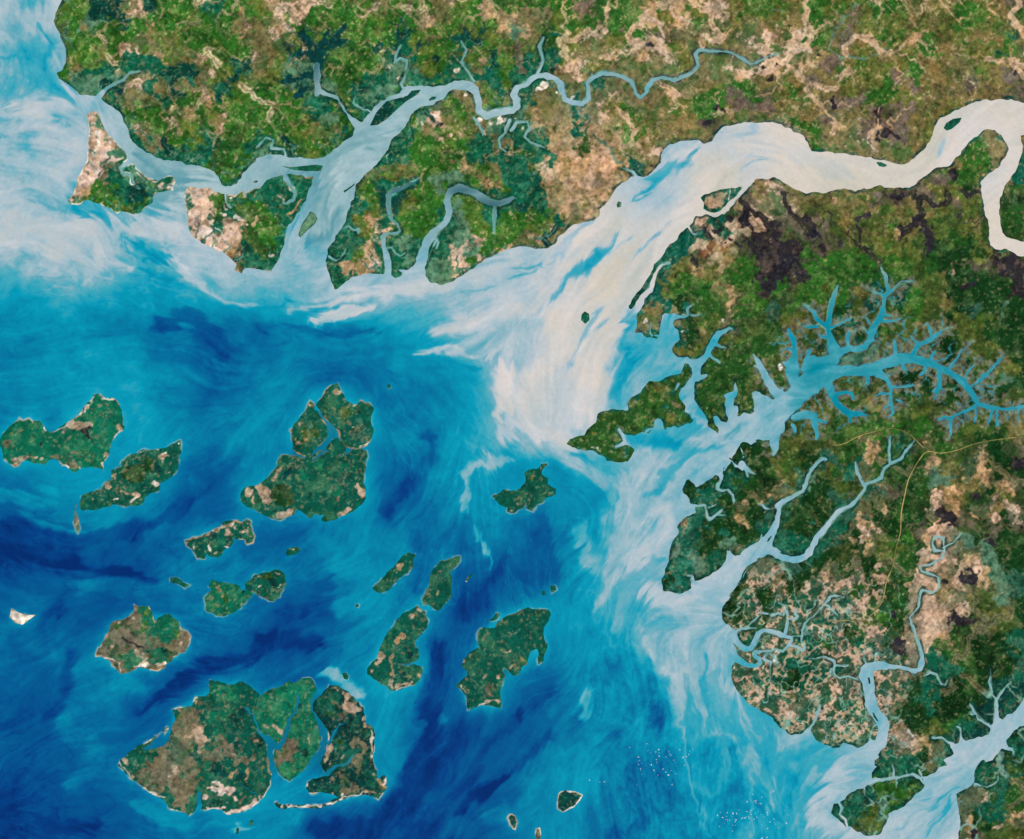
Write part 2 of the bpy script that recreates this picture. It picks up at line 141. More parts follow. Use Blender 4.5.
# water cut through the land: 'x,y,width' along each channel, '/' starts another
CUTS = """@B0 870,352,22 888,395,24 892,445,26 920,460,28 960,446,28 1000,440,28 @C0 2,440,28 18,425,28 22,400,26 8,375,24 20,352,22 60,330,20 90,306,20 130,300,20
170,312,20 195,335,20 205,370,20 210,395,18 240,412,18 280,412,18 302,390,16 305,360,16 302,330,14 325,305,14 360,290,14 400,295,14 440,305,14 470,320,14
485,345,14 495,372,14 515,387,14 535,372,14 540,345,14 560,320,14 600,310,12 640,318,12 690,305,12 725,285,12 745,262,12 740,235,12 735,215,12 750,198,10 790,205,9 860,205,8
910,225,8 950,255,7 1000,240,6 1023,225,5 @D0 40,215,3 /
@B0 244,375,20 243,300,24 241,262,20 /
@340,70 660,138,22 560,142,22 545,170,24 500,210,24 /
@340,70 545,150,18 500,140,18 490,110,16 520,60,14 520,0,12 @B0 597,280,9 600,245,9 575,235,8 555,250,7 560,215,6 580,180,4 /
@340,70 240,325,12 190,320,10 140,290,9 105,260,9 125,210,9 110,160,8 140,160,6 210,150,4 /
@B0 820,165,7 840,200,7 825,250,8 850,290,9 868,325,12 / @B0 870,470,9 905,520,7 910,545,4 / @B0 1015,480,12 1000,525,9 970,560,8 975,590,7 1000,605,5 /
@C0 0,520,12 20,490,10 60,485,9 70,510,9 50,545,8 80,575,7 130,590,5 / @C0 100,295,9 125,240,9 110,190,8 125,150,5 / @C0 500,710,10 480,685,8 440,670,5 /
@310,170 620,839,60 625,770,45 610,680,45 590,600,35 580,540,30 610,515,22 690,510,20 720,490,20 700,440,20 650,400,22 635,330,24 630,260,26 630,200,30 680,160,38
760,130,26 850,80,10 880,60,4 /
@380,180 330,660,75 350,560,70 390,480,65 460,400,60 530,330,48 550,250,45 540,170,48 560,90,48 630,60,50 720,90,50 800,130,48 880,175,46 950,190,42 1010,170,32 1060,140,10 /
@380,180 920,210,28 910,300,26 910,390,18 915,430,5 / @380,180 378,650,5 395,600,8 435,510,10 455,470,12 468,500,8 445,550,5 /
@310,170 268,465,10 310,455,10 350,480,10 390,470,9 380,510,6 / @310,170 150,695,9 200,725,9 240,710,8 285,640,5 / @310,170 292,310,7 350,280,4 /
@340,70 345,735,8 385,740,8 370,690,8 410,650,7 430,680,7 410,720,7 470,715,4 / @310,170 610,622,8 655,620,9 680,660,8 720,690,8 760,660,5 /
@A0 395,385,22 430,350,16 490,320,12 520,290,8 560,285,4 / @B0 0,590,5 40,550,6 70,560,6 60,590,6 110,600,6 120,622,8 /
@50,100 655,480,34 610,510,26 565,550,20 580,590,16 640,600,12 670,660,8 720,710,5 /
@175,155 880,165,26 920,240,18 965,310,16 950,360,16 880,390,14 860,350,8 800,320,4 / @175,155 410,310,12 410,380,8 450,420,4 / @175,155 555,295,16 565,330,6 /
@C1 845,6,13 @C0 880,812,13 905,780,13 930,752,14 960,722,16 / @620,180 878,60,10 876,160,12 /
@620,180 545,370,9 575,410,9 605,440,9 650,415,6 / @620,180 400,660,8 340,665,14 305,700,18 280,770,24 240,870,30 @C1 520,350,22 500,395,26 /
@620,300 430,135,34 500,130,20 545,112,14 545,60,9 570,45,5 / @620,300 545,112,12 600,122,8 650,118,5 / @620,300 255,285,8 240,260,10 250,180,6 /
@620,300 765,355,24 800,370,16 850,385,6 / @620,300 715,435,18 750,470,12 795,500,5 / @620,300 870,225,16 900,235,8 /
@620,300 470,670,18 440,720,8 / @620,300 640,615,26 690,605,14 /
@740,340 110,120,12 150,190,34 200,290,50 260,390,65 320,450,80 / @740,340 115,205,8 150,215,20 / @740,340 100,425,10 140,480,70 180,560,130 230,600,160 100,690,170 0,720,160 /
@740,340 275,590,220 380,520,170 470,430,170 560,350,180 650,280,170 740,250,130 820,245,70 920,245,80 1030,240,90 / @740,340 290,700,130 300,600,120 /
@780,270 180,800,30 220,700,40 235,640,24 250,630,5 / @780,270 260,760,150 340,760,110 420,720,110 / @780,270 270,700,50 300,730,50 /
@780,270 430,640,100 400,540,55 375,460,50 395,350,55 415,240,50 440,170,35 465,120,8 / @780,270 360,450,50 310,410,45 280,340,35 230,295,20 180,270,6 / @780,270 300,440,30 240,460,25 190,450,8 /
@780,270 400,470,30 480,430,22 545,395,12 575,375,4 / @780,270 370,540,34 330,530,26 300,515,8 /
@780,270 440,680,100 500,645,60 560,622,56 620,635,60 680,615,60 715,560,60 740,480,72 780,410,62 815,350,58 830,280,38 830,210,35 868,180,30 850,110,28 840,50,24 820,0,15 810,-40,4 /
@780,270 828,205,28 770,180,24 720,165,13 690,120,5 / @780,270 875,185,25 920,140,24 970,110,22 1023,95,15 1060,85,4 / @780,270 545,610,20 538,530,20 555,480,9 /
@780,270 790,400,30 850,405,24 920,410,16 960,390,5 / @780,270 700,500,28 670,460,18 650,450,5 / @780,270 720,430,24 690,380,16 690,350,5 / @780,270 850,360,18 900,372,8 / @780,270 730,560,20 780,570,8 /
@780,270 125,800,70 115,700,60 115,620,45 110,560,40 85,510,30 62,478,10 / @780,270 100,640,20 50,630,20 15,625,6 / @780,270 70,770,40 40,745,30 /
@740,340 430,360,60 420,250,110 420,180,80 / @740,340 345,385,14 320,420,10 /
@860,320 -10,400,75 100,385,85 200,340,85 280,315,80 350,305,76 430,312,70 520,335,62 600,360,58 680,400,58 760,450,58 830,500,54 880,560,54 920,630,56 960,680,44 1010,690,24 /
@896,340 660,510,52 720,530,36 780,545,40 860,555,32 940,555,28 1000,535,26 1060,515,22 1200,500,18 /
@860,320 420,270,50 470,200,38 530,170,36 590,140,34 640,95,20 690,65,13 740,60,4 / @860,320 480,195,20 440,165,18 405,130,9 / @860,320 570,130,22 560,70,18 535,20,6 / @860,320 640,90,14 670,25,7 / @860,320 280,260,38 275,180,28 265,150,8 /
@860,320 570,310,22 600,250,9 / @860,320 610,335,16 670,310,8 / @860,320 520,370,20 515,410,20 480,435,7 / @860,320 330,340,28 350,390,14 365,410,4 / @860,320 635,390,25 635,450,28 640,520,28 620,580,23 595,635,8 / @860,320 640,540,16 690,570,6 / @860,320 580,570,12 620,570,10 /
@860,320 710,390,22 770,320,24 810,250,24 850,220,12 890,170,4 / @860,320 840,490,22 850,430,16 890,380,14 940,350,9 975,300,4 / @860,320 890,530,20 950,490,18 1023,435,16 / @896,340 650,330,16 720,285,18 770,220,18 820,170,14 870,110,4 / @896,340 605,370,12 740,410,8 800,420,4 /
@860,320 150,420,65 210,470,42 245,530,34 250,590,30 245,660,28 265,740,32 230,780,14 / @860,320 250,530,20 320,530,14 420,520,16 440,525,4 / @860,320 240,590,14 160,590,15 120,610,9 / @860,320 250,670,16 200,700,12 180,720,5 / @860,320 290,640,12 340,660,10 / @860,320 60,450,34 60,510,30 /
@896,340 640,530,34 570,565,28 480,595,26 440,630,26 435,700,24 435,760,14 420,800,5 / @896,340 440,620,18 380,625,20 330,640,12 / @896,340 550,570,8 520,520,8 480,490,5 / @896,340 645,550,18 640,620,14 625,660,5 / @896,340 550,590,7 560,630,6 510,660,7 490,700,4 /
@896,340 770,570,22 750,640,16 730,690,5 / @896,340 800,570,20 815,680,10 / @896,340 905,570,14 905,630,5 / @896,340 980,560,20 985,650,10 / @896,340 915,540,14 915,490,9 /
@740,340 680,330,60 730,410,66 770,500,46 830,560,46 880,590,46 960,590,36 1010,600,12 / @740,340 770,430,36 840,420,28 890,430,22 905,465,8 / @740,340 880,600,28 880,660,14 /
@740,340 440,620,60 530,590,56 590,612,48 600,690,28 620,760,22 610,790,8 / @740,340 600,640,16 690,660,8 / @740,340 430,690,34 440,740,20 / @740,340 275,790,70 275,860,50 270,920,20 /
@655,440 530,312,22 500,355,16 495,388,15 530,403,12 580,400,9 620,440,7 630,500,4 / @655,440 250,510,34 330,530,18 400,520,18 412,570,18 415,620,18 440,635,18 490,600,18 525,570,18 540,555,6 / @655,440 430,540,10 480,520,7 / @655,440 690,200,50 740,235,24 770,255,12 810,275,4 / @655,440 730,240,12 740,290,5 / @655,440 480,600,10 560,600,4 /
@655,500 298,640,26 296,605,14 255,600,6 / @655,500 590,430,22 575,400,6 / @655,500 605,415,14 600,395,4 / @655,500 970,62,10 920,75,10 880,60,8 830,30,5 / @655,500 850,310,14 852,280,4 /
@655,500 990,75,30 1010,35,27 @D2 38,345,22 70,320,17 110,300,15 140,285,14 155,245,13 170,205,12 195,170,11 215,155,9 228,158,4 /
@D2 205,460,28 235,425,23 260,395,20 285,365,17 330,345,14 365,310,11 385,280,9 395,255,9 420,247,9 450,230,9 465,195,9 490,175,8 530,155,7 560,115,5 590,75,3 / @D2 385,262,9 360,215,6 350,170,4 / @D2 488,170,8 484,120,7 488,70,4 /
@715,560 145,618,62 195,680,52 240,715,42 290,705,40 330,650,36 350,590,34 385,560,30 450,570,27 510,590,24 560,610,21 610,620,20 615,640,20 590,680,18 650,695,18 710,720,19 725,700,15 695,650,15 700,580,15 720,510,16 745,470,14 780,455,13 830,400,11 880,345,11 920,290,11 980,285,10 1030,300,7 /
@715,560 560,590,14 575,520,12 580,440,10 575,370,9 510,345,5 / @715,560 580,470,9 650,470,9 665,450,8 640,430,8 660,380,4 / @715,560 450,440,7 510,425,8 550,445,8 560,380,6 / @715,560 430,430,6 380,425,8 340,455,7 290,500,6 265,525,4 / @715,560 735,455,13 735,410,9 790,380,9 800,330,9 830,315,8 900,370,8 960,420,7 985,450,5 / @715,560 160,575,10 210,545,9 330,545,6 / @715,560 705,600,7 670,605,7 620,608,7 /
@715,560 590,690,17 540,730,16 480,710,14 440,730,14 380,735,16 310,740,17 315,770,17 350,790,17 360,820,18 @720,640 325,185,22 285,210,27 230,205,30 180,180,38 130,150,48 90,130,60 / @720,640 390,110,8 355,130,8 350,160,8 400,180,8 400,250,6 410,330,4 / @720,640 400,115,7 440,150,7 460,190,5 / @720,640 710,150,6 770,150,9 820,135,9 880,150,9 910,170,9 915,220,9 910,270,11 950,300,12 @820,640 160,305,13 220,290,14 310,320,16 / @820,640 110,250,9 110,210,8 170,205,6 230,200,4 / @720,640 870,290,6 890,230,6 /
@720,640 690,735,30 730,690,20 770,620,14 790,560,9 800,520,4 / @820,640 800,225,30 815,150,28 810,100,28 790,40,24 775,0,20 @D2 580,832,9 570,790,9 600,750,8 605,700,8 615,680,8 660,690,8 685,670,8 685,630,7 660,620,7 615,605,6 605,585,6 660,575,5 700,550,5 705,510,5 700,475,4 665,465,4 655,490,4 665,525,4 700,520,4 / @D2 700,510,5 740,490,5 770,455,3 /
@820,640 370,190,10 350,150,7 / @820,640 440,170,7 445,110,6 490,130,4 / @820,640 380,839,10 400,780,9 420,700,9 440,680,8 / @820,640 830,290,7 870,250,8 930,280,7 970,350,7 1000,360,6 1020,320,4 /
@820,734 400,390,40 440,375,24 500,365,17 600,350,13 680,335,11 750,325,11 800,350,12 850,395,16 / @820,734 580,350,6 590,290,6 580,250,4 / @820,734 700,330,7 690,290,5 / @820,734 610,360,6 610,430,4 / @820,734 820,350,8 790,290,5 / @820,734 150,545,9 180,590,9 160,640,7 200,690,7 220,745,12 / @820,734 350,435,8 360,490,6 430,550,4 / @820,734 560,15,12 590,40,5 /
@896,734 480,98,24 420,70,13 370,35,9 290,25,5 / @896,680 520,480,24 518,420,12 510,385,9 485,372,5 / @896,680 765,375,18 710,340,13 660,290,9 620,240,9 590,195,4 / @896,680 800,320,50 797,230,24 800,160,17 830,110,11 870,60,9 900,25,4 / @896,680 797,150,12 765,110,9 755,50,8 755,0,6 @D3 890,160,3 / @896,680 770,120,7 740,125,4 / @896,680 640,270,6 600,270,4 /
@896,734 630,412,16 690,415,10 730,425,9 780,400,9 815,370,8 815,330,5 / @896,680 940,570,10 940,600,5 /
@240,670 470,190,10 445,320,14 395,390,18 390,450,24 345,570,34 300,620,40 / @240,670 710,590,24 760,500,22 800,440,15 850,425,6 / @240,670 700,830,34 770,770,22 860,750,12 900,680,5 / @240,670 40,300,6 90,350,16 /
@340,600 640,510,26 540,515,14 450,515,5 / @240,420 590,320,9 620,290,9 680,250,14 / @170,734 230,600,30 225,540,26 228,470,20 / @170,734 560,400,5 620,440,6 700,490,5 /
@560,370 470,480,20 500,520,30 / @560,370 450,615,14 520,585,22 / @115,675 380,470,30 300,560,24 240,590,10"""
ADD = [('sliver', "@70,430 40,650,9 46,610,7 58,590,5"), ('big_east', "@270,720 48,668,7 62,690,9 95,706,10 170,692,11 300,685,14 420,680,13 530,640,14 570,625,16"),
       ('big_west', "@170,734 650,700,16 645,720,12"), ('big_west', "@170,734 545,765,7 535,790,6")]

# ---------------------------------------------------------------- ground cover
# one letter per cell of 16 x 15 map units
COVER = {}
COVER['A0'] = """....ogMMpMggmmgo
...pgegMoggoogot
....gggogtoggggt
....gogttottt oog
....gtmmmmMmttoM
....geeeppMtpMMo
....ggempmGgttgt
....gp.mggGtGttg
....gem.pgGtGtgg
....gpp.mpgomGGg
....gppemmmmmGgm
....wppmeommggGg
....ptgmMmwppgmg
...mmoogmm.ppomG"""
COVER['B0'] = """ttppggotgtgptgto
tpoggggoggotooot
ptogoggggmotgoot
ppgGggGgmmoogooo
tteeGGggeeoGmtmo
GoeeGmmmemmmmmmo
ggomgmeegmggptgp
ggomegmgmgepopee
gGooGmggmgepopee
mgGoogggmmogtgMp
eGoommmmmmggGGMm
mmmmmmmtttggotgt
mmmmmmooMMge.oto
mmmmmmmoMogg.omm"""
COVER['C0'] = """gggguGgttgtopogg
tpoggGggtotgpooo
etGoopoguutpotppt
uomopptptpopptpp
mm.tpoptppopptpt
mmwppmpppppbbogb
mptpmpppptogggg u
ettpmpogttoggouu
mettmtogobbbktt.
mmttGttgopttt...
GmtrtttobpttttT.
GmtrttbmttttptTp
mMtrttttttttemtp
Mmttttttttttpmtu"""
COVER['D0'] = """obggogggbbobgbbu
tbggtuoobobogobG
ppgtubogotgbobgt
pptubooboogboogt
bbbbgoooogbbbobb
gbubboogugbbubbu
ogbuuuggbubbbbbu
bbbubbogoobobbbu
pggptpukubobggpb
ppgpppptttbbggpm
ppgpppptttbbggpm
pttttttttttggbpm
ptttttttttuodbpG
ppbbttoukuouoodd"""
COVER['A1'] = """............pGmG
............pmpG
............pptm
..............tm"""
COVER['B1'] = """gm.emmotmggmwogg
gmmmmmmopggmwpgG
Gmmmmmotmemmpegg
mmmmmttpmmwwpgpp
mm.mmmtmmm.wmppp"""
COVER['C1'] = """ggoppp......pmup
gopep.....mmkpkp
tpp......mmprtkk
........mmtkprgk
.......mmmobogggk
.......mmoggGtggG
.......mtmdGoGGG
........p.dobuGG
........m.dbooGG
..........oooGGG
..........GGGGGG
........GoGGGGGG
........GGGGGGGG
........GGGGGGGG"""
COVER['D1'] = """puuobkbokkokb.GG
kukubkogkkoGobGG
kkukooorbkdGdubk
kkgggggoooGddkuu
kogggGGggbobdduk
uggogbbMMgbbdddk
EgobdbMdggobdEdd
Gobdmbdgobbdoodd
Gbubdddobobdoobdd
bbdbueeuueFFGood
ubbeeeueFFFFFGed
GGbuoouFFFFFdGFd
GGuoGGtuGbFGFdGu
GmboGgGoGouFGuuu"""
COVER['C2'] = """GGGGGGGGGGGGGGGG
GGGGGGGGGGGGGGdd
GGGGGGGGGGGGdddd
GGGGGGGGGGGmdmdG
GGGGGGGGGGGdmmGd
GGGGGGGGGGmmmddd
GGGGGGGGGGpmddtd
GGGGGGGGGGmmdddd
GGGGGGGGGGemdedd
GGGGGGGGGmmemdtt
GGGGGGGGGFmmddtp
GGGGGGGGGFmmddEd
GGGGGGGGGFmmddpd
GGGGGGGGGFmmdpod"""
COVER['D2'] = """bboGGGggGgGdooGb
bobbGgtGmtGGbddk
oodEGmtGGGtbbtdk
bEeoGmtGdGebttdd
tmddobEudGbtbktu
EdddEEtdGkutkkbu
EddFEEtddkdtkttp
mddmmdpdgktpukku
mmmEddtoGdtpedkd
mEddbtdGGdpptted
pddtdpdtGetpkteE
tdtppGtdGdtpbbeE
EmEpEpooGkppGbbd
pppmpEogkoppdkbd"""
COVER['C3'] = """..............mp
..............pw
.............ppp
..............tm
..............mp
...............p"""
COVER['D3'] = """pmmGpdopkpptGdFm
mmmppmmpkppGGFdm
mFmmppppppmmGddE
mFmmpmppEdmFGdMm
tmpepEpptdmFdMMM
ppeppmppdddFdMMM
.m.pmpottdogmMMd
...mmmmpptdmMMmm
.......mmdtmmmdd
......mmmdmmmMGd
.....mMggmmmpGmG
....mmMgdm.ptmmG
....mmoemm.ttdGt
......oomm.ttkbb"""
DEFCLS = dict(lobes='n', diagonal='N', sliver='e', nwlobe='N', nelobe='N', midlobe='N', southlobe='N', patchy='N', speck_east='N', comma='N', pair_west='n', pair_east='N',
    round='y', sandy_speck='t', big_west='N', big_mid='n', big_east='M', boot='N', pear='N', cigar='N', chip='N', hooked='N', lace='N', knot='N', peninsula='G',
    shield='M', bean='M', edge='u', mudflat_islet='N', dot_north='N', dot_mid='N', dot_twin_west='N', dot_twin_east='N', geba_islet='m', geba_lens='m', geba_sliver='m',
    geba_ring='e', channel_wedge='m', triangle='M', river_eye='M', river_thread='M', river_drop='e', fork_lens='m', bar_islet='M', creek_islet='m', west_cape=None, fan=None,
    tombali_west='M', tombali_east='M', fork_sliver='M', creek_dot='M')
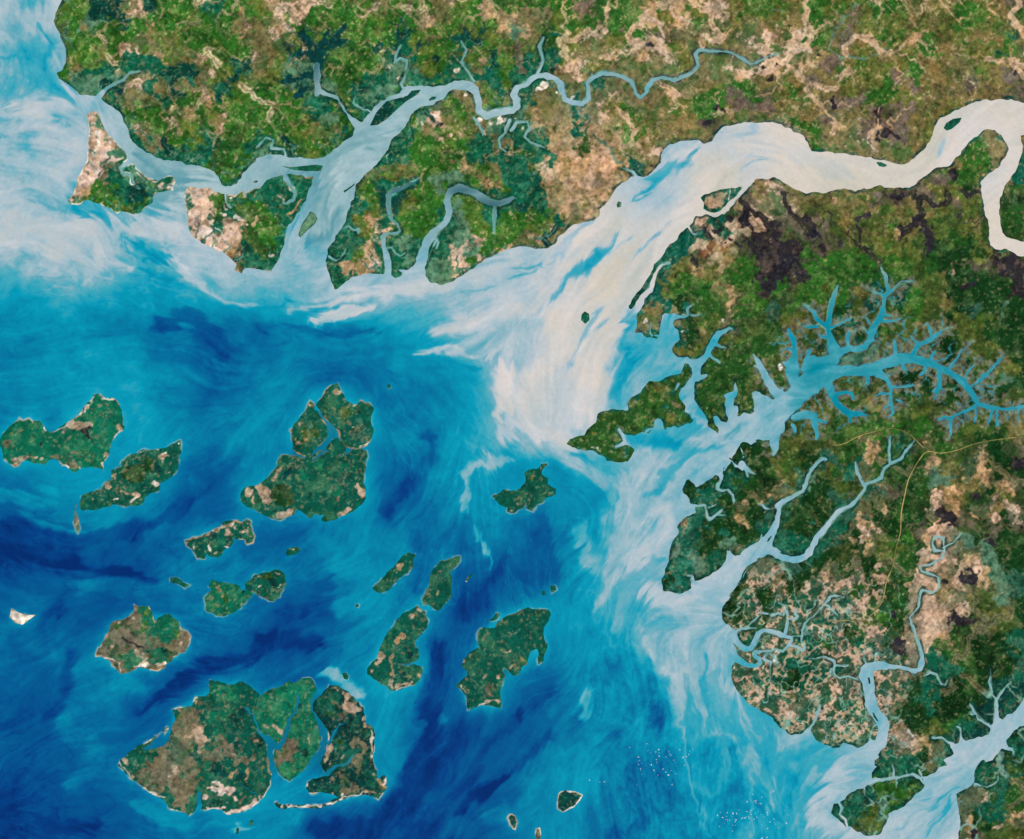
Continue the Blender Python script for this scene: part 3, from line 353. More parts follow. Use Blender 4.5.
FEAT = """p|@620,180 700,170,60 780,150,110 760,190,90 / 930,95,50
p|@D2 690,480,110 665,560,120 640,640,110 610,740,110 590,830,80
n|@85,590 560,250,260 700,300,200 / 480,190,140 / 300,560,120 600,540,140
y|@115,675 420,720,300 520,600,240 600,330,150 / 300,840,260 600,760,200 / 800,640,180
y|@170,734 80,420,240 100,560,120 / 480,170,140
y|@240,670 400,620,140 330,730,140 / 860,290,120
p|@0,385 585,310,60 640,320,50 690,330,40 / 70,635,26 110,640,36 150,600,36 210,575,30 / 270,585,36 / 330,600,22 / 640,660,16 / 590,700,12 / 830,580,26 850,540,26 / 950,360,36 / 910,430,22 / 680,190,26 / 640,250,16 / 490,370,26
w|@0,385 825,640,14 825,675,10 / 400,374,9 440,364,9 540,306,8 640,232,8 700,150,7 750,85,6 / 770,72,6 850,110,9 900,103,6 960,152,6 / 982,205,7 990,330,9 / 20,392,7 75,322,6 155,266,7
k|@0,385 325,470,34 / 680,380,28 710,350,12 690,420,22 / 700,430,12 740,470,12
b|@0,385 420,572,26 500,570,44 560,592,44 620,640,36 / 560,530,18 630,545,12 / 80,490,36 / 790,160,18 840,150,12
w|@70,430 690,430,34 / 500,570,20 520,550,10 / 870,90,26 / 350,540,22 380,550,14 / 480,188,6 600,152,6 720,152,6 / 765,185,16
p|@70,430 300,430,42 380,470,26 440,510,26 530,520,24 / 170,550,22 / 740,230,26 790,200,26 / 370,370,26 / 460,290,14 / 680,340,16 / 550,375,16 / 820,350,16
d|@70,430 480,350,130 620,300,140
M|@70,430 700,310,80 / 600,480,80
e|@70,430 440,455,50
p|@70,430 43,650,14 45,780,16
p|@240,380 550,220,36 / 470,340,16 / 430,450,36 450,490,40 / 780,100,36 / 700,120,16 / 830,250,16 / 930,210,14 980,180,18
w|@240,380 960,517,18 1020,515,16 / 890,380,16 / 970,380,10 / 1010,380,10 / 960,450,14 / 990,440,12 / 845,595,14 / 715,400,10
E|@240,380 950,400,150 / 900,460,90 / 1000,480,60
o|@240,380 830,320,50
G|@240,380 850,250,100 / 540,420,150
p|@240,420 330,370,44 280,430,44 270,470,56 / 180,560,46 220,620,64 230,670,36 / 60,590,44 / 100,650,26 / 320,755,50 400,745,40 / 800,740,26 860,710,40 900,690,34 / 960,600,36 940,540,30 / 800,620,24 / 690,470,26
D|@240,420 370,430,56 390,380,26 360,480,26
d|@240,420 350,600,170
n|@240,420 480,450,90 / 640,370,110 / 850,380,120 / 760,560,100
M|@240,420 570,590,36 / 560,480,30
p|@175,510 220,205,36 290,170,40 340,150,26 / 370,120,26 460,100,26 / 560,100,36 580,150,44 540,160,44 / 600,230,36 570,230,26 / 410,165,40 / 100,265,30 / 490,140,34
w|@175,510 150,310,18 180,370,20 / 290,320,22 305,270,12 / 430,280,22 400,290,12 / 325,355,13 / 470,95,14 / 580,80,12 / 300,165,14
M|@175,510 430,240,70 / 310,210,60 / 520,215,40
t|@175,510 350,630,36 / 310,580,18 / 480,690,26 / 540,740,26 / 600,680,14 / 700,520,18 / 330,810,16
w|@175,510 820,490,18 / 840,600,18 / 950,310,14 / 820,635,10 / 700,620,10
G|@175,510 400,700,80 / 760,540,60
M|@175,510 780,600,70 / 620,600,60 / 560,650,40
g|@85,590 470,200,56 / 480,300,66 / 720,230,56 / 250,290,46 / 270,530,46 / 320,480,26 / 540,560,56 / 660,500,46 / 740,370,50
n|@85,590 650,250,100 640,380,110 / 590,320,76 / 510,380,50
p|@85,590 230,450,56 210,430,46 / 420,520,56 480,560,56 / 440,612,18 520,622,14 / 770,440,46 / 820,360,26 / 380,220,24 / 270,255,16 / 500,140,16
w|@85,590 590,600,26 630,597,16 / 100,480,22 / 400,615,10 520,630,9 / 120,540,7 180,548,7 230,610,7 280,665,7 / 405,130,12
k|@85,590 290,390,16 350,430,22 460,450,18 / 390,340,16 425,357,12 / 510,500,14 / 300,230,9
u|@85,590 390,400,60 / 460,490,50 / 320,240,40
M|@85,590 640,500,36 / 780,320,20
w|@A2 45,770,20 80,795,24 120,783,14
n|@115,675 820,330,150 / 920,130,130 / 800,120,60 / 850,450,60
M|@115,675 980,350,110 / 1000,560,60
u|@115,675 640,280,56 / 560,320,56 / 680,240,36 / 880,520,76 900,610,66 / 540,300,40
b|@115,675 700,300,50 / 550,560,110 / 450,640,90 / 400,740,110 / 300,760,80
p|@115,675 640,460,50 700,520,70 690,600,46 / 600,490,40 / 950,650,36 / 520,300,20 / 650,230,30
g|@115,675 600,600,36 / 540,340,30 / 470,500,40
m|@115,675 200,650,66 170,710,50 260,640,50
b|@170,734 80,350,110 / 100,480,120 / 150,210,90 / 60,540,60
p|@170,734 30,290,36 20,340,30
M|@170,734 400,300,120 / 560,320,120 / 690,60,120 / 620,400,50
n|@170,734 740,330,60 / 300,230,50 / 100,330,30
b|@170,734 440,100,100 / 500,220,50 600,225,36 670,190,30
t|@170,734 540,270,18 500,355,20 / 620,280,18 610,370,18 / 750,240,22 / 680,65,26
p|@170,734 350,415,36 500,450,44 450,480,50 300,450,26 / 530,520,36 / 300,578,20 420,585,18 / 500,610,26 640,580,36 680,520,36 / 270,505,16
w|@170,734 320,410,14 390,400,14 / 300,470,8 420,490,8 / 265,600,8 340,588,8 400,600,8 440,630,8 540,625,8 640,592,8 740,502,10
M|@170,734 300,535,18 400,545,22
u|@170,734 560,545,36 620,490,26
E|@170,734 750,430,90
w|@115,675 38,700,12 70,760,10 120,815,11 170,865,11 260,930,9 330,980,9 410,1010,9 / 415,432,9 340,495,7 250,548,6
p|@115,675 90,670,26 100,720,30 / 150,820,26
n|@240,670 300,250,110 / 400,190,110 / 510,140,90 / 350,360,50
p|@240,670 270,430,36 330,490,26 / 210,430,20 / 560,520,36 570,590,26 / 420,760,36 / 480,795,18 / 190,765,0
u|@240,670 400,570,46 370,630,60 340,730,60 / 440,600,40
M|@240,670 480,290,56 / 520,660,66 / 250,200,40
p|@240,670 830,200,36 870,290,66 800,300,46 940,310,36 / 740,130,14 775,155,12 / 735,610,24 700,650,20 / 695,735,12
N|@240,670 740,220,80 / 640,240,40
M|@240,670 870,400,90 / 800,500,60 / 780,680,110
G|@240,670 720,350,36 / 830,600,40
b|@270,720 540,430,74 580,470,60 / 700,430,84 690,350,56 740,260,46 700,170,46 / 620,550,70 700,540,60
m|@270,720 810,520,80 / 780,130,40
p|@270,720 490,220,30 460,340,14 / 590,290,20 / 430,520,18 / 340,530,18 / 480,570,18 / 750,20,36 770,50,20
t|@270,720 860,490,26 900,520,44 / 870,595,20 / 740,590,16 820,598,14
w|@270,720 600,592,24 / 560,628,9 680,604,9 830,603,9 / 918,450,9 900,500,9 / 822,90,8 825,200,7 812,300,7 / 60,672,7 95,706,9 170,692,10 300,683,11 420,680,10 540,640,10 / 300,655,12
p|@340,600 620,80,50 670,110,26 / 570,140,36 / 350,450,30 295,490,18 / 410,670,36 / 480,680,18 550,660,26 / 240,560,18 / 600,580,18 640,610,18
t|@340,600 470,310,54 / 430,430,18 405,510,34 410,570,26 / 440,590,24
M|@340,600 530,430,80 / 510,600,80
w|@340,600 655,570,7 645,635,7 600,672,7 500,705,8 410,718,8 / 690,95,9 / 310,658,8
t|@360,530 645,330,22 / 610,490,22 / 320,290,36 / 230,385,16 / 260,405,10
w|@360,530 295,335,12 / 850,410,8
p|@450,605 590,70,26 / 510,520,28 / 590,470,18 / 440,370,26 / 370,330,24 / 180,435,14 / 120,475,22 / 120,585,18 / 400,575,22 / 270,575,18 / 280,790,18 380,790,22 / 710,440,30 / 230,340,14 / 150,680,16 / 110,660,14
o|@450,605 570,430,36 / 710,100,36
u|@450,605 310,650,50 300,720,54 350,750,30
w|@450,605 60,655,7 120,710,7 135,770,6 / 220,808,8 330,800,8 / 790,40,9
o|@480,440 420,310,36 / 250,430,30
p|@480,440 545,430,20 / 500,210,16 / 280,520,16
w|@480,440 235,400,16 / 243,569,16
p|@560,370 910,270,26 960,300,34 / 730,230,22 / 170,560,30 / 490,550,20 / 900,345,12
o|@560,370 330,380,30 / 270,490,36 / 870,380,50 / 800,150,50
w|@560,370 255,632,8 310,645,12 / 600,285,8 / 715,245,9
g|@560,370 430,390,50 / 340,520,50 / 760,230,110 / 640,400,90 / 640,300,50
m|@560,370 600,240,70 / 420,325,24 500,330,24 / 830,320,40 / 900,170,40 / 520,640,60
p|@490,734 650,475,20 / 560,480,14
w|@490,734 180,768,10 205,760,8 / 385,755,8 365,780,8
p|@50,100 300,600,110 260,680,80 400,560,90 / 340,520,60 / 690,580,18 720,620,14 800,630,14 860,660,18 / 460,420,60 540,470,40 / 340,200,30
w|@50,100 380,290,36 400,380,46 350,430,26 / 330,115,18 / 330,240,18 / 910,700,34 / 470,340,36 / 300,150,8 315,280,8 310,400,8 240,600,8 180,740,10 / 565,430,16 / 380,570,30 / 440,600,30 / 230,720,24
u|@50,100 460,520,36 430,640,36 / 455,460,20
m|@50,100 370,140,26 410,190,22 / 520,400,50 590,450,46 / 600,650,110 / 680,740,70 / 350,360,24 / 930,660,40
E|@50,100 660,530,24 / 320,590,30 / 440,330,26
g|@50,100 450,760,90 / 330,790,60 / 760,790,60 / 540,700,60
g|@60,150 330,370,60 500,430,70 / 660,390,50
o|@60,150 420,420,46 560,470,40
m|@60,150 130,390,50 / 590,330,80 / 840,250,60
p|@175,155 180,480,56 230,600,76 300,700,76 400,780,70 / 160,300,50 220,330,50 / 470,600,44 430,650,36 / 760,810,36 / 380,480,30
w|@175,155 170,650,26 / 300,735,18 / 450,350,26 / 570,550,26 / 480,500,30 530,505,20 / 410,410,14 / 100,430,9 110,560,9 / 250,470,8 400,690,8 470,760,8 / 850,220,10 / 340,460,16
u|@175,155 180,350,20 / 180,540,14 / 170,600,30 / 260,620,10 430,800,10 / 200,480,10 330,640,10
t|@175,155 640,500,22 630,540,26 / 650,420,18 / 880,460,26 960,430,20 1010,370,16
m|@175,155 820,290,140 / 930,300,90 / 900,560,100 / 860,690,90 / 500,360,80 / 300,500,40 / 530,580,40 / 90,330,30
g|@175,155 680,400,90 / 580,380,56 / 310,340,56 / 700,560,90
p|@A0 540,310,24 510,350,20 525,410,20 / 545,510,26 585,560,34 620,605,18 / 600,410,26 / 255,90,14 262,170,18 265,260,10 / 480,210,36 560,170,50 620,180,24 / 730,340,50 760,350,30 / 800,230,46 820,380,50 / 840,300,36 / 690,480,24 710,530,20 / 640,310,26 / 900,460,16 880,520,14 / 330,90,10 350,120,12 / 985,100,50 / 970,410,20 / 430,390,20
M|@A0 655,295,36 720,285,40 780,300,30 / 400,40,70 470,50,50 / 490,110,20 / 600,20,40 / 940,320,20 970,270,16 / 880,340,30 890,400,20 / 540,760,60 / 640,300,20
m|@A0 500,250,60 620,270,50 / 600,340,60 / 640,630,14 800,660,14 / 520,520,16 560,590,16 / 440,410,20 / 480,470,24
D|@B0 245,285,26 250,240,36 262,200,30 275,120,12 / 250,240,28 200,212,30 140,215,18 112,185,8 / 225,215,22 195,160,24 183,108,10 / 270,210,22 312,178,26 330,130,16 345,104,6 / 305,190,14 362,160,6 / 235,300,28 180,312,20 105,325,12 / 130,300,12 105,335,8 / 160,380,26 200,350,20
M|@B0 850,162,30 780,145,14 / 850,160,24 845,108,10 / 868,162,24 912,160,14 / 885,150,12 912,128,8 / 575,200,16 570,130,22 560,100,8 / 600,140,20 610,120,8 / 640,210,12 660,165,10 / 480,190,46 / 440,185,10 / 715,230,30 / 500,380,30 / 960,200,10 940,280,14
m|@B0 840,180,40 / 950,230,24 935,300,24 / 880,620,40 900,580,60 / 990,660,40 1000,700,30 / 540,620,40 / 600,540,30 / 500,740,20 540,760,40 620,730,24
p|@B0 100,40,50 200,20,40 / 70,200,80 60,150,60 / 720,470,50 680,520,44 760,550,26 / 850,390,40 800,370,26 / 480,690,30 530,670,30 / 600,690,24 / 400,60,8 470,40,14 510,10,14 / 700,0,18 720,50,22 715,100,12 / 610,0,12 615,45,18 / 280,50,20 / 890,20,20 920,60,20 / 1000,570,34 / 25,285,30 / 690,160,14 740,140,14 / 900,290,20 870,280,14 / 430,740,20
w|@B0 890,490,18 / 980,480,26 / 910,530,12 / 540,270,26 / 580,310,10 / 810,280,16 / 720,470,30 / 660,500,16 / 830,370,16 / 940,490,14
k|@B0 735,500,14 / 450,400,0
t|@B0 240,530,60 / 320,510,36 / 420,740,24 / 770,450,50 / 850,200,40 / 900,240,36 / 1000,200,50
p|@C0 270,250,22 330,180,18 370,125,18 / 390,250,18 385,190,10 / 392,240,10 410,210,7 / 525,0,8 540,60,14 600,100,16 612,150,12 / 590,0,6 650,50,9 700,80,20 700,140,18 720,170,18 / 760,10,6 840,50,18 850,90,18 / 430,325,34 400,318,22 / 520,430,26 545,460,18 560,440,12 / 340,380,36 / 480,300,24 / 640,260,30 700,270,24 / 790,170,40 860,150,30 / 940,200,40 / 600,340,30 / 300,480,14 285,520,12 / 360,480,14 410,480,14 / 540,560,36 / 60,180,30 / 130,80,16 / 150,370,16 190,400,16 / 950,460,30 / 860,480,20
w|@C0 120,335,34 / 180,360,26 / 245,385,24 / 15,490,26 / 45,510,12 / 100,350,26
t|@C0 250,720,110 / 200,560,60 / 330,620,50 / 110,400,40 / 260,560,40
m|@C0 340,330,50 / 260,490,26 260,530,26 / 60,370,30 80,410,24 / 150,140,20 200,150,8 / 100,590,26 160,620,20 150,660,18 / 30,640,60 20,760,60 / 120,780,30 60,800,30 / 620,610,12 650,580,12
k|@C0 560,660,20 / 775,485,24 / 840,440,20 / 735,180,14 / 815,430,14 / 540,180,16 / 1000,255,20
u|@C0 15,80,14 32,180,14 30,260,22 52,285,26 / 900,400,70 / 880,370,60 / 280,430,26 / 270,30,20 290,80,12 / 540,180,26 / 430,120,24
e|@C0 330,550,10 390,600,9 430,650,8 480,690,6
e|@D0 380,10,7 310,60,7 260,130,8 240,200,8 300,235,8 400,235,7 470,200,7 / 300,235,6 300,290,6 / 20,30,5 80,60,5
k|@D0 100,105,10 70,98,8 / 205,220,14 / 470,520,24 500,540,20 / 740,690,30 735,720,20 / 610,740,14 / 1000,290,26 / 30,250,14 / 10,310,20 / 260,380,16 270,430,16 / 440,470,14 / 540,590,7 / 100,760,0
u|@D0 490,510,80 / 210,400,20 / 260,400,30 / 320,420,30 / 700,720,50 / 580,350,12 580,440,12 / 880,350,24 / 420,820,30
M|@D0 1000,120,10 995,155,12 955,130,8 / 920,205,8 980,250,12 / 205,150,10
p|@D0 1015,190,14 1005,250,12 / 0,488,12 80,495,12 140,535,10 170,590,7 / 300,570,70 400,600,50 / 950,365,26 / 50,100,16 40,150,12 100,190,30 / 595,165,12 / 820,290,10 830,240,8 / 930,630,26 945,580,12 / 270,790,30 / 30,740,30 / 100,180,40 170,215,40 / 500,590,30
g|@D0 180,560,16 200,600,20 / 850,570,40 / 180,100,40 / 640,380,20 / 620,180,26 / 860,620,50
k|@D1 60,180,70 110,160,50 40,240,70 20,290,50 / 150,30,26 200,90,16 240,190,12 / 370,30,16 365,120,8 / 250,20,8 280,60,8 / 610,20,36 540,70,24 515,120,12 / 610,30,30 640,90,26 645,170,16 / 950,220,80 1000,220,70 980,330,30 / 790,310,24 810,300,20 / 40,100,20 / 400,20,30 / 760,20,20 / 950,90,20
d|@D1 780,200,60 / 880,260,80 / 850,170,50 / 850,320,50
F|@D1 650,560,60 720,500,50 / 570,650,70 640,660,50 / 760,730,80 720,700,60 / 890,740,50 / 800,620,30
t|@D1 531,207,14 / 740,250,26 / 608,695,14
b|@D1 600,470,50 / 250,400,40 / 180,430,30 / 440,690,46 / 60,590,40 / 80,690,20 / 300,690,50 / 200,760,40 / 660,310,40 / 640,400,40 / 980,740,40
e|@D1 960,370,16 930,440,10 / 500,370,30 / 560,320,24 / 730,250,20
w|@D1 45,635,18
g|@D1 250,240,60 340,230,70 / 500,210,70 / 300,340,50 / 580,370,60 / 390,270,40
M|@D1 430,310,40 / 440,360,44 / 530,360,40 / 560,310,30 / 210,530,50 / 350,460,60 / 400,400,40 / 340,510,40
k|@C1 730,190,20 740,220,16 / 815,80,18 830,65,16 / 930,30,56 / 1000,280,50 1000,330,40 / 880,120,24 905,140,16 / 970,150,36 1000,190,36 / 655,260,14 / 720,200,12 / 970,100,24 / 860,30,20 / 850,130,14
r|@C1 790,150,40 / 760,165,26 / 740,260,12 / 830,160,26
t|@C1 690,210,56 640,240,30 / 740,240,50 / 810,250,40 / 800,320,20
p|@C1 730,130,36 710,150,26 / 760,50,26 / 870,60,30 / 520,440,26 / 830,230,40 / 150,110,36 180,80,20 / 60,150,20 120,150,14 / 250,20,40 / 880,170,30 / 930,80,40 / 1000,60,40 / 660,790,14
w|@C1 578,410,12 / 680,480,6 / 840,450,14 / 530,445,14 / 600,390,8
g|@C1 900,250,110 / 720,300,80 / 640,320,50 / 780,350,60 / 20,40,60 / 80,20,60 / 980,400,60
m|@C1 690,120,30 620,200,40 560,280,30 500,370,20 / 560,350,40 / 200,60,26 180,30,30 / 700,380,30 / 650,440,14
u|@C1 650,170,16 / 850,445,20 / 1000,700,20
t|@D2 395,180,24 440,120,20 410,140,16 / 430,320,40 470,370,24 / 320,600,20 / 370,60,12 / 490,30,9 / 830,190,60 / 790,240,40 / 560,640,20 / 330,300,24 / 850,150,30
p|@D2 385,485,22 / 490,490,16 520,470,10 / 660,340,50 680,300,30 / 720,450,56 / 900,390,36 / 1000,400,26 / 670,530,80 640,600,40 / 620,760,50 / 220,660,40 230,700,26 / 300,650,26 / 390,700,40 / 430,580,30 / 830,350,26 / 920,310,20 / 830,600,60 / 390,380,14 / 280,250,16 / 310,570,14 / 120,470,14 / 640,700,60 680,740,30 / 340,610,12
k|@D2 825,300,26 / 880,470,32 900,500,24 / 810,630,54 / 715,385,64 / 710,645,22 / 500,770,26 / 455,790,16 / 1000,170,50 / 630,415,26 / 850,395,10 / 510,275,12 / 760,530,24 / 1010,430,12 / 750,800,40 820,800,20
F|@D2 480,400,60 520,440,50 / 150,340,60 / 500,340,40 / 350,420,30
E|@D2 260,300,40 / 290,190,24 / 490,110,20 / 80,260,30 / 380,380,24 410,400,20 / 250,440,30 / 60,450,20
g|@D2 330,40,60 / 700,110,50 / 590,50,50 / 430,80,40
m|@D2 60,400,20 / 230,480,24 / 30,470,20 / 280,340,20 / 180,420,20
p|@C2 680,415,20 / 1000,580,40 970,600,20 / 910,730,16 / 860,790,20 / 330,120,0 / 1010,610,20
t|@C2 920,400,26 / 820,390,0 / 1000,330,20 / 750,290,10 / 900,320,8 905,350,6
F|@C2 630,600,30 640,640,30 / 930,440,40 / 900,420,30 / 830,120,20 / 960,370,30
w|@C2 890,575,0 / 945,730,0 / 735,340,6 / 690,335,6 / 1015,365,14 / 640,500,5 / 910,640,5
m|@C2 760,330,30 / 820,540,40 / 700,520,40 / 780,430,30 / 850,450,40
p|@D3 570,60,80 600,110,40 / 250,240,70 / 90,330,60 60,300,40 / 210,410,40 230,430,20 / 470,230,60 450,270,26 / 520,480,40 480,470,20 / 400,800,30 / 780,720,24 790,680,20 / 300,100,30 / 340,130,20 / 240,170,16 / 440,40,40 / 780,780,30 / 20,270,24 / 130,290,20 / 370,350,14 / 160,340,16 / 120,370,24 / 920,800,30
k|@D3 222,325,10 / 515,60,50 530,80,30 / 830,820,36 / 95,30,8
F|@D3 90,200,76 / 600,340,70 / 720,280,60 / 620,500,30 / 700,230,40 / 880,570,30 / 850,70,40
w|@D3 560,415,8 585,445,8 / 640,540,8 / 550,420,6
E|@D3 190,340,26 / 330,320,40 / 540,230,40 / 410,70,40 / 240,390,24 / 1000,60,30
o|@D3 660,370,40 / 640,420,40 / 400,790,40
g|@D3 560,660,70 / 510,690,40 / 1000,720,30
m|@D3 660,260,44 / 60,110,40 / 130,120,30 / 580,530,60 / 60,400,16 90,415,14 / 240,460,20 320,470,14 / 420,400,16 / 300,320,40 / 530,560,60 / 320,700,50 / 270,760,30 / 540,135,12 / 870,560,40 / 960,440,40
"""
# rims along the shore: piece -> list of (class, width, how much of the shore)
RIM = dict(lobes=[('w', .8, .42)], diagonal=[('e', .8, .4)], nwlobe=[('t', .8, .3)], nelobe=[('t', .8, .3)], southlobe=[('e', .9, .4)], patchy=[('t', .8, .3)], round=[('p', .8, .38)],
    big_west=[('w', .8, .35)], big_mid=[('E', .8, .3)], big_east=[('w', .8, .25)], boot=[('e', .7, .35)], pear=[('e', .7, .5)], cigar=[('e', .7, .4)], hooked=[('e', .8, .4)],
    knot=[('e', .8, .35)], shield=[('w', 1.0, .85)], bean=[('w', 1.1, .9)], edge=[('w', .9, .8)], west_cape=[('w', .9, .4)], fan=[('p', .8, .25)],
    north=[('M', 2.6, .62)], southeast=[('M', 2.4, .6)], corner=[('M', 2.4, .7)], peninsula=[('m', 2.0, .6)], meander=[('d', 1.6, .5)], river_drop=[('M', .8, .8)],
    channel_wedge=[('m', 2.2, .8)], pair_west=[('e', .8, .35)], pair_east=[('e', .8, .45)])

# ---------------------------------------------------------------- sea colour: sediment level, one letter per 32 x 30 map units
SEDI = {}
SEDI['A0'] = "88888888 66888888 77777777 77789888 78998888 77998689 88665789"
SEDI['B0'] = "88888888 88888888 88888888 88888888 88888888 88698888 76898888"
SEDI['C0'] = "88888888 88888888 88888888 8888888B 88888A9A 88BA6BCA BBBA7BCB"
SEDI['D0'] = "CCCCCCCC CCCCCCCC CCCCCCCC CCCCCCCC CCCCCCBC CCCCCCBB CCCCCCCC"
SEDI['A1'] = "99987877 78885889 56776468 44333333 45443212 44444323 33454332"
SEDI['B1'] = "88788888 87898889 789A9999 44554579 22234568 32223347 33323346"
SEDI['C1'] = "9BBBBBBB 8ABBBBBB 9ABBBBBB 8BBB9677 8ABB6766 9ABB5688 AAAA5567"
SEDI['D1'] = "CCCCCCCC CCCCCCCC 44433CCC 44434555 54545555 55676544 75556544"
SEDI['A2'] = "44443334 44444323 34544212 22343222 00112332 22212333 22223333"
SEDI['B2'] = "43333457 33333356 44431345 22333345 23443233 32343221 20144412"
SEDI['C2'] = "9A986587 44678878 34558776 23567888 23667899 22566899 34446888"
SEDI['D2'] = "76666666 88777777 88887777 88888888 88888888 88888888 88888888"
SEDI['A3'] = "23333332 22343212 12332122 12222233 12232223 01223344 00112234"
SEDI['B3'] = "01444313 22455413 12144303 32144202 43244102 44333111 42110023"
SEDI['C3'] = "34448877 22543876 12543656 13454456 34442334 43432434 44322435"
SEDI['D3'] = "88888888 88888888 88888888 77888999 66788999 55788999 57998999"
